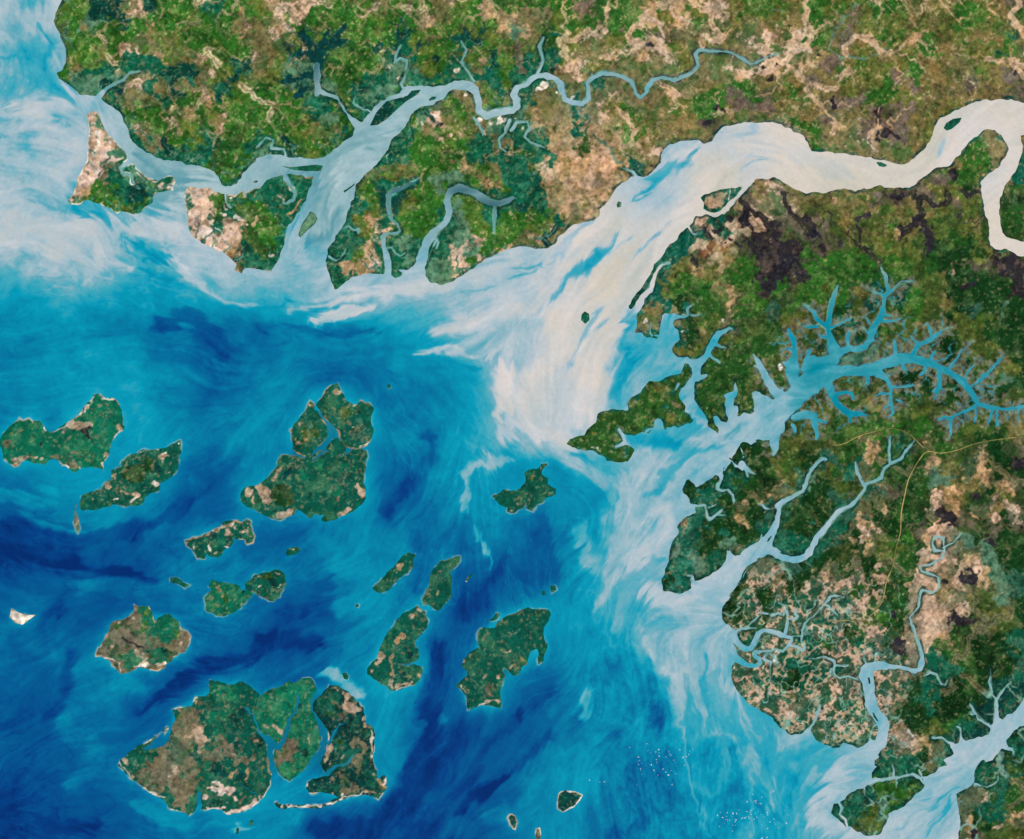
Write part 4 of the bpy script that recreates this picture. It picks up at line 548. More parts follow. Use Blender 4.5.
PLUME = """7|@C3 640,150,10 665,330,14 690,450,12 735,600,12 760,790,8 / 720,200,14 775,330,16 850,430,14 930,520,16 960,650,16 965,820,10
8|@C3 800,60,12 850,200,16 920,330,22 1000,430,26 / 880,250,12 920,380,14 985,520,18
8|@D3 0,380,30 60,470,26 110,560,20 / 30,600,14 10,720,12 / 200,560,30 120,680,26 90,800,24
5|@C1 170,340,8 250,270,36 340,190,46 430,110,24 460,80,5
6|@C1 0,280,16 70,250,20 130,235,5 / 0,235,6 100,215,16 170,205,4
7|@C1 230,640,8 280,540,24 330,460,28 355,395,6 / 480,190,8 560,120,16 640,40,6
C|@C1 380,300,130
B|@C1 200,440,130 180,560,110 100,700,150
8|@C1 130,390,30 60,520,44 20,640,40 / 300,60,60 200,180,40
6|@C1 500,450,110 620,440,70 / 480,540,130 600,520,100 / 460,660,130 430,760,110 400,800,80
7|@C1 560,620,110 650,600,80 / 520,660,60
5|@C1 450,450,40 440,560,36 440,660,50 420,740,56
A|@C1 60,760,140 250,740,150 330,700,70 365,680,40
5|@C0 490,812,14 560,750,36 640,680,28 740,612,5
8|@C0 900,545,24 980,505,26 / 650,590,36 750,572,14 / 880,690,24 960,640,20
9|@D0 690,610,24 720,578,12
B|@D0 100,600,60 300,680,60
4|@B1 40,402,5 100,376,12 150,347,5 / 160,407,8 250,401,28 360,393,16 455,380,5
A|@B1 130,390,20 330,365,40 600,320,60 900,250,60 1023,195,60 / 205,425,10 290,435,32 400,420,36 500,400,26
7|@B1 690,370,5 840,330,12 940,300,10
9|@B1 620,572,5 720,570,26 840,570,22 960,580,28
4|@B1 640,612,24 760,605,16 900,625,24
A|@B1 720,490,24 860,450,56 1000,400,100
2|@B1 0,480,40 200,480,44 330,500,36 480,490,20
B|@B1 1000,640,56 1000,800,56
4|@A1 450,105,6 510,125,22 560,150,46 600,165,24 / 470,145,8 560,175,18 660,185,18 690,205,34 570,205,16
4|@A1 540,240,8 620,270,44 720,310,56 850,370,40 980,402,20
9|@A1 0,60,56 150,50,70 350,80,56 / 0,110,50 300,160,56 500,230,26 / 450,40,40 700,90,56
8|@A1 700,230,36 820,310,36 940,365,26 1023,375,26
1|@A1 620,450,50 760,450,80 850,520,70 900,590,44
5|@A1 330,20,36 400,0,26
5|@A0 160,110,26 205,170,22 205,250,16 / 310,830,40 400,810,16 / 600,830,50 660,790,36
4|@A0 0,250,12 50,240,10 100,230,5
9|@A0 350,410,56 200,430,36 60,440,50 / 400,380,46 470,480,50 520,580,36 / 740,740,46 830,710,44 920,750,26 / 300,600,60 260,720,60
6|@A0 540,610,16 640,680,26 740,700,26
5|@B0 230,700,44 270,740,36 / 190,700,16 100,680,12
6|@B0 60,640,26 / 520,540,26 560,500,16 / 460,590,30
9|@B0 330,720,50 380,650,50 440,600,50 / 330,720,60 310,830,60
5|@B1 120,80,26 140,40,16 / 210,130,26 270,100,26 300,60,20
9|@B1 200,130,30 180,200,60 / 330,60,20 360,20,30
A|@C2 0,40,70 120,60,56 230,90,36 170,100,26
8|@C2 170,100,26 240,170,46 330,220,56 420,260,76 480,330,90 470,450,100 420,560,80 370,680,46 320,760,20
8|@C2 540,130,56 600,150,46 560,200,56 450,230,76
4|@C2 490,80,76 600,80,80 640,110,44 / 150,200,50 250,260,70 340,320,40
5|@C2 700,160,16 640,220,36 560,300,36 / 560,300,26 640,200,36 760,110,36 900,60,16
9|@C2 600,400,110 560,500,76 470,600,50 420,640,26
6|@C2 560,560,24 500,640,26 440,760,30 420,830,26
9|@C2 540,700,90 650,720,90 800,640,70 900,570,60 1000,500,46
7|@C2 270,420,36 280,550,56 330,590,56 / 400,380,36 390,450,26
5|@C2 340,370,26 345,490,24
2|@C2 110,400,50 110,500,60 180,590,40 190,640,24 / 0,632,16 60,612,16 110,560,16
5|@C2 250,130,36 330,165,26
8|@B2 830,220,24 880,180,34 950,150,36 1023,150,36
7|@B2 830,220,16 840,290,16 830,380,10 / 870,420,14 920,510,14 930,590,8
1|@B2 520,380,26 560,320,50 640,230,40 / 100,800,70 200,750,76 310,630,36 / 780,700,36 850,780,56 940,650,44 1000,560,36
2|@B2 680,60,50 690,160,50 / 640,470,36 660,560,36 640,680,24
0|@B2 190,760,50
4|@B2 330,580,76 / 350,750,96 480,740,76
0|@A2 0,520,64 150,540,76 300,580,70 400,600,36 520,600,24 620,640,10
1|@A2 0,420,50 200,450,50 300,490,46 450,460,56 600,400,64 720,330,60 820,270,40 / 300,620,26 240,740,34 160,830,30
4|@A2 100,380,50 230,420,46 330,450,34
3|@A2 650,560,96 700,600,50 / 330,680,56 450,650,56 580,680,46 680,720,36
5|@A2 20,290,56 200,310,70
0|@A3 540,340,36 640,280,44 740,200,60 830,140,80 1000,110,60 / 0,800,76 200,810,56 400,790,40 / 0,740,50
4|@A3 480,200,90 560,230,76 / 560,700,56 640,760,56 760,790,76
3|@A3 270,400,76 400,480,56 370,560,56 280,620,50 / 210,90,50
7|@A3 930,810,26 1000,780,10
1|@A3 60,500,76 180,380,56 270,250,46 290,100,26
0|@B3 0,60,90 150,50,60 260,60,40 / 740,60,44 730,200,76 700,400,110 650,560,130 600,700,130 450,790,100 250,800,80
8|@B3 270,170,16 320,190,50 370,220,50 420,270,30
1|@B3 830,520,50 930,460,50 1023,390,50
0|@B3 1000,580,36 900,660,44 820,740,30
4|@B3 510,420,110 520,560,70 / 950,740,110 / 140,750,76
3|@B3 760,350,44
8|@C3 540,30,36 560,100,36 / 620,150,56 650,250,56 670,340,36 680,430,14 / 720,150,56 740,280,36 790,390,26 870,450,20
3|@C3 560,200,56 560,400,90 520,600,70
7|@C3 320,240,26 280,320,46 240,380,10 / 950,400,36 960,520,36 980,600,20
1|@C3 150,250,50 60,330,50 0,370,50 / 160,420,50 0,560,50
0|@C3 30,350,44
5|@C3 780,100,16 760,200,20 800,320,16 850,420,12 / 430,400,10 440,480,7
2|@C3 870,480,36 890,640,56
9|@D3 300,540,90 250,660,76 180,750,76 300,830,76
5|@D3 60,550,56 120,500,46 200,450,36
6|@D3 150,660,36 60,780,36
6|@D3 520,800,8 640,700,10 720,640,4 / 600,830,20 690,700,12
3|@D1 820,0,10 830,250,20 820,380,40 / 455,330,26 460,400,26 430,470,16 / 560,600,10 680,620,20 760,680,24 820,750,20
9|@D1 280,630,0
7|@620,300 560,480,110 300,540,110 / 590,600,60 520,800,80
4|@640,380 150,480,120 230,520,60
8|@640,380 340,210,40 480,320,60 / 700,420,110 420,500,60
6|@640,380 700,200,40 740,120,40 / 700,440,20 900,360,24 / 250,640,40 400,520,30
4|@240,380 30,700,60 / 850,60,0
"""
FLOW = """0,180 60,200 130,240 200,280 260,302 / 0,245 100,280 230,298 330,310 / 0,315 150,312 300,322 450,322 / 0,350 150,355 300,340 420,330 / 100,105 50,108 0,115 / 95,100 65,70 45,10
0,20 20,60 10,110 / 0,150 50,150 80,120 / 1010,110 940,150 880,180 800,180 760,150 700,165 640,210 580,280 540,340 520,420 530,450 / 720,175 620,280 585,350 570,400 545,440 / 650,200 560,250 450,280 360,300 260,300
620,225 520,300 450,340 415,352 / 1000,420 930,360 860,365 770,400 720,430 660,480 640,520 620,600 610,700 600,839 / 530,440 560,450 600,480 630,500 620,560 600,620 570,700 / 770,540 720,590 670,600 645,640 655,720 680,800
720,655 715,700 740,780 760,850 / 870,745 810,760 770,800 / 500,470 480,560 450,640 440,720 400,850 / 530,500 520,600 560,650 545,700 500,760 430,830 / 0,540 80,550 160,510 240,455 300,400
0,580 60,600 110,575 170,590 210,610 / 0,700 60,680 140,655 230,650 300,600 350,560 400,500 440,470 470,400 / 0,800 80,740 170,690 250,650 / 0,830 100,820 250,830 340,800 / 256,700 330,660 380,600 420,520 440,440 400,380
440,360 480,400 500,450 / 600,640 560,700 500,780 / 640,680 620,780 600,850 / 700,720 700,850 / 160,170 230,190 280,160 330,150 400,110 450,90 / 330,160 310,210 280,270 / 100,95 130,150 160,168
0,480 60,500 130,505 190,480 / 190,560 240,540 300,540 / 0,400 100,370 250,380 330,370 / 1024,690 960,740 900,800 860,850 / 890,740 880,680 910,660 / 700,372 660,366 620,372 / 640,318 626,350 612,400 / 690,380 690,410 / 560,600 610,560 / 0,640 40,640 90,620
240,385 200,420 180,480 / 370,400 390,480 340,560 280,600"""
ROAD = "@D2 1150,50 1023,65 900,80 820,95 760,120 690,135 630,120 610,150 590,180 570,215 555,250 545,310 535,345 530,380 530,450 510,510 500,580 485,615 470,650 460,720 440,750 420,770 390,800 / 390,802 300,800 240,808 / 628,118 600,90 560,50 490,30 430,45 370,60 330,80 300,100 250,100"
# ----------------------------------------------------------------------------
# FIELDS on one survey grid
# ----------------------------------------------------------------------------
H = 0.8                      # grid spacing in map units
PAD = 20
X0, Y0 = -PAD, -PAD
NX = int((1024 + 2 * PAD) / H) + 1
NY = int((839 + 2 * PAD) / H) + 1
U = 0.1                      # scene units per map unit
f32 = np.float32
gx = (X0 + H * np.arange(NX)).astype(f32)
gy = (Y0 + H * np.arange(NY)).astype(f32)
GX, GY = np.meshgrid(gx, gy)
rng = np.random.default_rng(7)
SHEET_X = {'A': 0, 'B': 256, 'C': 512, 'D': 768}
SHEET_Y = {'0': 0, '1': 210, '2': 420, '3': 629}


def parse(s):
    """survey text -> list of (n,3) arrays x, y, width in map units"""
    out, cur, ox, oy, k = [], [], 0.0, 0.0, 1.0
    for t in s.split():
        if t == '/':
            if cur:
                out.append(np.array(cur, f32))
            cur = []
        elif t[0] == '@':
            if t[1] in SHEET_X:
                ox, oy, k = SHEET_X[t[1]], SHEET_Y[t[2]], 0.2502
            else:
                ox, oy = [float(v) for v in t[1:].split(',')]
                k = 0.1251
        else:
            v = [float(q) for q in t.split(',')]
            cur.append((ox + v[0] * k, oy + v[1] * k, (v[2] * k if len(v) > 2 else 0.0)))
    if cur:
        out.append(np.array(cur, f32))
    return out


def window(x0, x1, y0, y1):
    i0 = max(0, int((x0 - X0) / H)); i1 = min(NX, int((x1 - X0) / H) + 2)
    j0 = max(0, int((y0 - Y0) / H)); j1 = min(NY, int((y1 - Y0) / H) + 2)
    return slice(j0, j1), slice(i0, i1), (i1 > i0 and j1 > j0)


def seg_min(field, pts, pad):
    """field = min(field, distance to the tapering stroke - its radius) near the stroke"""
    n = len(pts)
    segs = [(pts[0], pts[0])] if n == 1 else [(pts[i], pts[i + 1]) for i in range(n - 1)]
    for a, b in segs:
        r = max(a[2], b[2]) * .5 + pad
        sy, sx, ok = window(min(a[0], b[0]) - r, max(a[0], b[0]) + r, min(a[1], b[1]) - r, max(a[1], b[1]) + r)
        if not ok:
            continue
        px, py = GX[sy, sx] - a[0], GY[sy, sx] - a[1]
        dx, dy = b[0] - a[0], b[1] - a[1]
        L = dx * dx + dy * dy
        t = np.clip((px * dx + py * dy) / L, 0, 1) if L > 1e-6 else np.zeros_like(px)
        d = np.hypot(px - t * dx, py - t * dy) - .5 * (a[2] + (b[2] - a[2]) * t)
        np.minimum(field[sy, sx], d, out=field[sy, sx])


def interp_axis(pos, n):
    """cubic B-spline weights of positions on a lattice of n knots"""
    i = np.floor(pos).astype(int); t = (pos - i)
    W = np.zeros((len(pos), n), f32)
    w = [(1 - t) ** 3 / 6, (3 * t ** 3 - 6 * t ** 2 + 4) / 6, (-3 * t ** 3 + 3 * t ** 2 + 3 * t + 1) / 6, t ** 3 / 6]
    r = np.arange(len(pos))
    for k in range(4):
        np.add.at(W, (r, np.clip(i + k - 1, 0, n - 1)), w[k])
    return W


def noise(scale, seed):
    """smooth random field with the given grain (cubic B-spline over a random lattice)"""
    r = np.random.default_rng(seed)
    nx = int(NX * H / scale) + 6; ny = int(NY * H / scale) + 6
    F = r.standard_normal((ny, nx)).astype(f32)
    for ax, n in ((0, NY), (1, NX)):
        pos = np.arange(n) * H / scale + 1.5
        i = np.floor(pos).astype(int); t = (pos - i).astype(f32)
        w = [(1 - t) ** 3 / 6, (3 * t ** 3 - 6 * t ** 2 + 4) / 6, (-3 * t ** 3 + 3 * t ** 2 + 3 * t + 1) / 6, t ** 3 / 6]
        F = sum(np.take(F, i + k - 1, ax) * (w[k][:, None] if ax == 0 else w[k][None]) for k in range(4))
    return (F / F[::3, ::3].std()).astype(f32)


def fbm(scale, octs, seed, gain=.55):
    s, a, tot = 0, 1.0, 0
    for o in range(octs):
        s = s + a * noise(scale / 2 ** o, seed + 17 * o); tot += a * a; a *= gain
    return s / math.sqrt(tot)


def sample(F, x, y):
    """bilinear look-up of a grid field at map positions"""
    u = np.clip((x - X0) / H, 0, NX - 1.001); v = np.clip((y - Y0) / H, 0, NY - 1.001)
    i = u.astype(np.int32); j = v.astype(np.int32); u = (u - i).astype(f32); v = (v - j).astype(f32)
    if F.ndim == 3:
        u = u[..., None]; v = v[..., None]
    return (F[j, i] * (1 - u) + F[j, i + 1] * u) * (1 - v) + (F[j + 1, i] * (1 - u) + F[j + 1, i + 1] * u) * v


def blur(F, r):
    """three box passes of radius r map units"""
    n = max(1, int(round(r / H)))
    for _ in range(3):
        for ax in (0, 1):
            P = np.concatenate([np.repeat(np.take(F, [0], ax), n + 1, ax), F, np.repeat(np.take(F, [-1], ax), n, ax)], ax)
            C = np.cumsum(P, ax, dtype=np.float64)
            m = F.shape[ax]
            F = ((np.take(C, range(2 * n + 1, 2 * n + 1 + m), ax) - np.take(C, range(0, m), ax)) / (2 * n + 1)).astype(f32)
    return F


def sstep(a, b, x):
    t = np.clip((x - a) / (b - a), 0, 1)
    return t * t * (3 - 2 * t)


def lin(c):
    c = np.array(c, np.float64) / 255
    return np.where(c <= .04045, c / 12.92, ((c + .055) / 1.055) ** 2.4).astype(f32)


# ---------------------------------------------------------------- coast lines
BAND = 9.0
cut = np.full((NY, NX), BAND, f32)
for line in CUTS.split('/'):
    arms = line.split('@')[-1].split()[0] in ('780,270', '860,320', '896,340')
    for s in parse(line):
        if arms:                                     # the inlet's arms taper as they divide
            s[:, 2] = np.where(s[:, 2] < 8, s[:, 2] * .78, s[:, 2])
        seg_min(cut, s, BAND)


cut = np.where(cut < 3, cut + np.clip(.26 * noise(7, 41) + .16 * noise(3, 42), -.5, .5) * (cut > -2), cut).astype(f32)


def poly_sd(P):
    d = np.full((NY, NX), BAND, f32)
    Q = np.concatenate([P, P[:1]]); Q[:, 2] = 0
    seg_min(d, Q, BAND)
    ins = np.zeros((NY, NX), bool)
    for a, b in zip(Q[:-1], Q[1:]):
        if a[1] == b[1]:
            continue
        if a[1] > b[1]:
            a, b = b, a
        j0 = max(0, int(math.ceil((a[1] - Y0) / H))); j1 = min(NY - 1, int(math.ceil((b[1] - Y0) / H)) - 1)
        for j in range(j0, j1 + 1):
            x = a[0] + (gy[j] - a[1]) * (b[0] - a[0]) / (b[1] - a[1])
            i = max(0, int(math.ceil((x - X0) / H)))
            if i < NX:
                ins[j, i:] ^= True
    return np.where(ins, d, -d)


wob = [noise(7, 31), noise(2.8, 32), noise(7, 33), noise(2.8, 34)]
WX = GX + .55 * wob[0] + .38 * wob[1]
WY = GY + .55 * wob[2] + .38 * wob[3]
PIECE = {}
for name, text in LAND.items():
    P = parse(text)[0]
    sd = poly_sd(P)
    for who, t in ADD:
        if who == name:
            for s in parse(t):
                m = np.full((NY, NX), BAND, f32); seg_min(m, s, BAND); sd = np.maximum(sd, -m)
    if name in ('nwlobe', 'nelobe', 'midlobe', 'southlobe', 'big_west', 'big_mid', 'big_east', 'pair_west', 'pair_east'):
        sd = sd + 1.1                                 # channels between these are narrow
    sd = np.minimum(sd, cut)
    big = len(P) > 12
    if big:
        sd = sample(sd, WX, WY)
    jj, ii = np.nonzero(sd > -2.6)
    if len(jj) == 0:
        continue
    box = (slice(max(0, jj.min() - 2), jj.max() + 3), slice(max(0, ii.min() - 2), ii.max() + 3))
    PIECE[name] = (box, sd[box].copy())
del sd
ALL = np.full((NY, NX), -BAND, f32)
OWNER = np.full((NY, NX), -1, np.int16)
names = list(PIECE)
for k, n in enumerate(names):
    box, sd = PIECE[n]
    up = sd > ALL[box]
    OWNER[box] = np.where(up, k, OWNER[box])
    ALL[box] = np.maximum(ALL[box], sd)

# ---------------------------------------------------------------- drainage: water runs down a rough land to the nearest shore
import heapq
Q = 2
dA = ALL[::Q, ::Q]
DH, DW = dA.shape
inland = blur((ALL > 0).astype(f32), 12)[::Q, ::Q]
top = (2.2 * inland + .75 * fbm(40, 5, 401, .62)[::Q, ::Q] + .10 * fbm(5, 3, 405, .8)[::Q, ::Q]).ravel().tolist()
owner = [-1] * (DH * DW)
order, heap = [], []
wetq = (dA < 0)
edge = np.zeros_like(wetq); edge[0] = edge[-1] = True; edge[:, 0] = edge[:, -1] = True
shore = wetq & ~(np.roll(wetq, 1, 0) & np.roll(wetq, -1, 0) & np.roll(wetq, 1, 1) & np.roll(wetq, -1, 1))
seen = (wetq | edge).ravel().tolist()
for c in np.nonzero((shore | edge).ravel())[0].tolist():
    heap.append((0.0 if wetq.ravel()[c] else top[c] + .6, c))
heapq.heapify(heap)
steps8 = [(-1, 0), (1, 0), (0, -1), (0, 1), (-1, -1), (-1, 1), (1, -1), (1, 1)]
while heap:
    h, c = heapq.heappop(heap)
    order.append(c)
    j, i = divmod(c, DW)
    for dj, di in steps8:
        y, x = j + dj, i + di
        if 0 <= y < DH and 0 <= x < DW:
            n = y * DW + x
            if not seen[n]:
                seen[n] = True; owner[n] = c
                heapq.heappush(heap, (max(h, top[n]), n))
area = [1.0] * (DH * DW)
for c in reversed(order):
    if owner[c] >= 0:
        area[owner[c]] += area[c]
area = np.array(area, f32).reshape(DH, DW); area[wetq] = 0


def stream(least, most):
    """0..1 line field of the channels that drain at least so many cells"""
    v = np.clip(np.log(np.maximum(area, 1e-3) / least) / math.log(most / least), 0, 1)
    f = np.where(area > least, .45 + .55 * v, 0).astype(f32)
    return f


def full(F):
    ii = np.clip(np.arange(NX) / Q, 0, DW - 1.001); jj = np.clip(np.arange(NY) / Q, 0, DH - 1.001)
    i0, j0 = ii.astype(int), jj.astype(int); u = (ii - i0).astype(f32)[None]; v = (jj - j0).astype(f32)[:, None]
    return (F[j0][:, i0] * (1 - u) + F[j0][:, i0 + 1] * u) * (1 - v) + (F[j0 + 1][:, i0] * (1 - u) + F[j0 + 1][:, i0 + 1] * u) * v


def grow(F):
    G = F
    for dj, di in steps8:
        G = np.maximum(G, np.roll(F, (dj, di), (0, 1)) * (.8 if dj * di == 0 else .68))
    return G


shift = lambda F: sample(F, GX + .7 * noise(3.2, 411), GY + .7 * noise(3.2, 412))
crisp = lambda F: sstep(.12, .62, F)
TWIG = crisp(shift(full(stream(9, 120))))                                             # finest threads
RILL = crisp(shift(full(stream(28, 300))))                                            # streams
VALE = crisp(shift(full(np.maximum(stream(80, 700), grow(stream(420, 1500))))))       # valley floors
HOLLOW = shift(full(blur(np.minimum(np.log1p(area), 6), 2.2)))   # damp ground
HOLLOW = (HOLLOW - HOLLOW[ALL > 3].mean()) / HOLLOW[ALL > 3].std()
TIDAL = blur((ALL < 0).astype(f32), 16)               # nearness of open water

# ---------------------------------------------------------------- ground cover
#        colour (display), second colour, grain of the mix
CLS = dict(m=((12, 86, 68), (44, 108, 88)), M=((4, 62, 58), (24, 88, 72)), D=((6, 54, 64), (10, 78, 78)),
           g=((46, 98, 34), (94, 122, 62)), G=((36, 80, 32), (84, 104, 58)), d=((20, 60, 26), (58, 86, 50)), F=((12, 48, 18), (28, 66, 32)),
           o=((104, 108, 52), (64, 100, 38)), b=((124, 108, 66), (88, 96, 50)), t=((192, 156, 118), (134, 116, 74)), p=((214, 180, 156), (166, 138, 112)),
           w=((230, 220, 208), (206, 188, 170)), k=((40, 37, 45), (76, 66, 62)), u=((116, 100, 88), (90, 92, 66)), e=((96, 126, 106), (58, 102, 84)),
           E=((50, 96, 80), (24, 74, 62)), r=((134, 84, 58), (170, 124, 92)), n=((8, 104, 78), (46, 120, 86)), N=((8, 84, 68), (46, 106, 80)),
           s=((216, 190, 178), (178, 150, 138)), y=((116, 108, 86), (66, 92, 64)),
           T=((150, 160, 140), (120, 140, 120)))
KEYS = list(CLS)
codes = np.full((56, 64), -1, int)
for ti, tx in enumerate('ABCD'):
    for tj in range(4):
        rows = COVER.get(tx + str(tj), '').split('\n')
        for r, row in enumerate(rows[:14]):
            row = row.replace(' ', '')
            for c, ch in enumerate(row[:16]):
                if (ch == 'k' and tx + str(tj) in ('D2', 'D3')):
                    ch = 'd' if (r + c) % 2 else 'u'
                elif ch == 'w' and tx + str(tj) in ('B1', 'C0'):
                    ch = 'e'
                elif ch == 'o' and tx in 'AB' and tj == 0 and (r + c) % 2:
                    ch = 'g'
                elif ch == 't' and tx in 'AB' and tj == 0 and (r + 2 * c) % 3 == 0:
                    ch = 'o'
                elif tx + str(tj) == 'D1' and r < 3 and c >= 4 and ch in 'ku':
                    ch = 'b' if ch == 'k' else 'o'
                elif ch == 'r':
                    ch = 't'
                if ch in CLS:
                    codes[tj * 14 + r, ti * 16 + c] = KEYS.index(ch)
for _ in range(80):                                  # unsurveyed cells take a neighbour's cover
    if (codes >= 0).all():
        break
    new = codes.copy()
    for dj, di in ((0, 1), (0, -1), (1, 0), (-1, 0)):
        sh = np.roll(codes, (dj, di), (0, 1))
        new = np.where((new < 0) & (sh >= 0), sh, new)
    codes = new
cx = (GX + 5.5 * fbm(24, 4, 51, .6) + 1.2 * noise(3, 55)) / 16 - .5
cy = (GY + 5.5 * fbm(24, 4, 52, .6) + 1.2 * noise(3, 56)) / 15 - .5
ci = np.clip(np.floor(cx), 0, 62).astype(int); cj = np.clip(np.floor(cy), 0, 54).astype(int)
cu = sstep(0, 1, np.clip(cx - ci, 0, 1)); cv = sstep(0, 1, np.clip(cy - cj, 0, 1))
q = [(codes[cj, ci], (1 - cu) * (1 - cv)), (codes[cj, ci + 1], cu * (1 - cv)), (codes[cj + 1, ci], (1 - cu) * cv), (codes[cj + 1, ci + 1], cu * cv)]
best = np.full((NY, NX), -9, f32); cover = np.zeros((NY, NX), np.int16)
acc = np.zeros((NY, NX, 3), f32); tot = np.zeros((NY, NX), f32)
n_fine = fbm(3.2, 2, 61); n_mid = fbm(9, 3, 62)


def mixed(k, seed):
    """a cover's own mottling between its two colours"""
    c1, c2 = lin(CLS[k][0]), lin(CLS[k][1])
    m = sstep(.1, 1.5, fbm(8, 4, seed, .75))[..., None]
    return c1 * (1 - m) + c2 * m


MIX = {}
for ki, k in enumerate(KEYS):
    w = sum(np.where(a == ki, b, 0) for a, b in q).astype(f32)
    if not (w > 0).any() and k not in 'wrn':
        pass
    l = w + (.25 * fbm(11, 5, 300 + ki * 40, .85) + .16 * (.8 - np.abs(fbm(9, 4, 310 + ki * 40, .7)))) * (w > .02) - 5 * (w <= .02)
    e = np.exp(np.clip(l * 9, -40, 40))
    MIX[k] = mixed(k, 900 + ki * 50)
    acc += e[..., None] * MIX[k]; tot += e
    up = l > best
    best = np.where(up, l, best); cover = np.where(up, ki, cover)
LANDC = acc / tot[..., None]
del acc, tot, q
for k, n in enumerate(names):                        # islands with a cover of their own
    c = DEFCLS.get(n)
    if c:
        box, sd = PIECE[n]
        m = OWNER[box] == k
        LANDC[box][m] = MIX[c][box][m]; cover[box][m] = KEYS.index(c)


def paint(k, a, box=None):
    b = box or (slice(None), slice(None))
    LANDC[b] = LANDC[b] * (1 - a[..., None]) + MIX[k][b] * a[..., None]
    cover[b] = np.where(a > .5, KEYS.index(k), cover[b])


isin = lambda ks: np.isin(cover, [KEYS.index(k) for k in ks])
rag = .7 * n_fine + .5 * n_mid
FX0, FY0 = GX, GY
WGX = FX0 + 1.5 * fbm(9, 2, 171) + .7 * noise(2.6, 173); WGY = FY0 + 1.5 * fbm(9, 2, 174) + .7 * noise(2.6, 176)


def features(wanted, wide=1.0, strength=.92, ragged=1.0):
    global GX, GY
    GX, GY = WGX, WGY
    for line in FEAT.strip().split('\n'):
        k, text = line.split('|')
        sheet = text.split()[0][1:]
        if not wanted(k, sheet):
            continue
        if k == 'b' and sheet in ('0,385', '85,590', '115,675', '170,734', '240,670', '270,720'):
            k = 'y'
        if k == 'p' and (sheet in ('50,100', '175,155') or text.startswith('@170,734 350,415')):
            k = 's'
        for s in parse(text):
            s[:, 2] *= wide
            r = s[:, 2].max() * .5
            if r < .2:
                continue
            pad = 3 + r * .6
            sy, sx, ok = window(s[:, 0].min() - r - pad, s[:, 0].max() + r + pad, s[:, 1].min() - r - pad, s[:, 1].max() + r + pad)
            if not ok:
                continue
            fld = np.full((NY, NX), 99, f32); seg_min(fld, s, pad + 1)
            d = fld[sy, sx] + rag[sy, sx] * min(.26 * r + .2, 2.0) * (2.4 if k == 'y' else ragged * (1.7 if k in 'pt' and s[0, 0] < 570 and s[0, 1] > 370 else 1))
            soft_ = .24 if k in 'pt' and s[0, 0] < 570 and s[0, 1] > 370 else 0
            paint(k, sstep(.55, -.55, d) * (strength - soft_ if r > 1 else strength - soft_ - .07), (sy, sx))
    GX, GY = FX0, FY0


features(lambda k, sheet: True)
GX, GY = FX0, FY0
for n, rims in RIM.items():                          # pale or dark rim along the shore
    box, sd = PIECE[n]
    for c, wd, share in rims:
        thr = np.quantile(n_mid, 1 - share)
        a = sstep(wd + .5, wd - .4, sd + .35 * n_fine[box]) * sstep(thr - .3, thr + .3, n_mid[box]) * (OWNER[box] == names.index(n))
        if c in 'wp' and n.startswith('big_'):
            a = a * (blur((ALL > 0).astype(f32), 5.0)[box] < .52)
        paint(c, a * .9, box)

# scrub breaking up the open ground: pale flats keep to the damp valley floors
city = np.exp(-((GX - 585) / 42) ** 2 - ((GY - 165) / 42) ** 2)
region = np.where((GY > 420) & (GX > 700), .88, np.where((GX < 512) & (GY < 210), .9, np.where(GX > 512, .88, 0))) * (1 - .85 * city) * (1 - .85 * np.exp(-((GX - 931) / 17) ** 2) * sstep(500, 530, GY) * sstep(672, 650, GY)) * (1 - .9 * np.exp(-((GX - 712) / 38) ** 2 - ((GY - 222) / 36) ** 2)) * ~np.isin(OWNER, [names.index('west_cape'), names.index('fan')])
pale = np.clip(VALE * 1.3 + RILL * .7, 0, 1)
lace = HOLLOW * .55 + .38 * fbm(7, 4, 181, .78) + 1.3 * pale - .45 + np.where((GY > 420) & (GX > 700), .42, .1)
a = (region * sstep(.35, -.1, lace) * isin('pt'))[..., None]
gm = sstep(-.6, .7, fbm(6, 4, 187))[..., None]
south = ((GX > 700) & (GY > 420))[..., None]
sc1 = np.where(south, lin((26, 74, 48)), lin((52, 94, 40)))
sc2 = np.where(south, lin((66, 88, 56)), lin((112, 108, 64)))
LANDC = LANDC * (1 - a) + (sc1 * gm + sc2 * (1 - gm)) * a
a = (.7 * sstep(.0, -.7, lace) * isin('k'))[..., None]
LANDC = LANDC * (1 - a) + (lin((82, 92, 46)) * gm + lin((104, 90, 72)) * (1 - gm)) * a
east = sstep(680, 720, GX) * sstep(190, 215, GY)
a = (east * np.where(isin('bu'), .85, np.where(isin('o'), .5, 0)) * sstep(.9, -.5, HOLLOW + .5 * n_mid))[..., None]      # the eastern country is mostly wooded
LANDC = LANDC * (1 - a) + (lin((24, 64, 24)) * gm + lin((62, 86, 38)) * (1 - gm)) * a
west = ((GX < 560) & (GY < 285)) * .65
a = (west * isin('o') * sstep(-.8, .6, n_mid))[..., None]
LANDC = LANDC * (1 - a) + lin((64, 108, 40)) * a
dark = np.where((GX < 560) & (GY < 275), 1.0, 0)


def tint(a, c):
    global LANDC
    a = np.clip(a, 0, 1)[..., None]
    LANDC = LANDC * (1 - a) + lin(c) * a


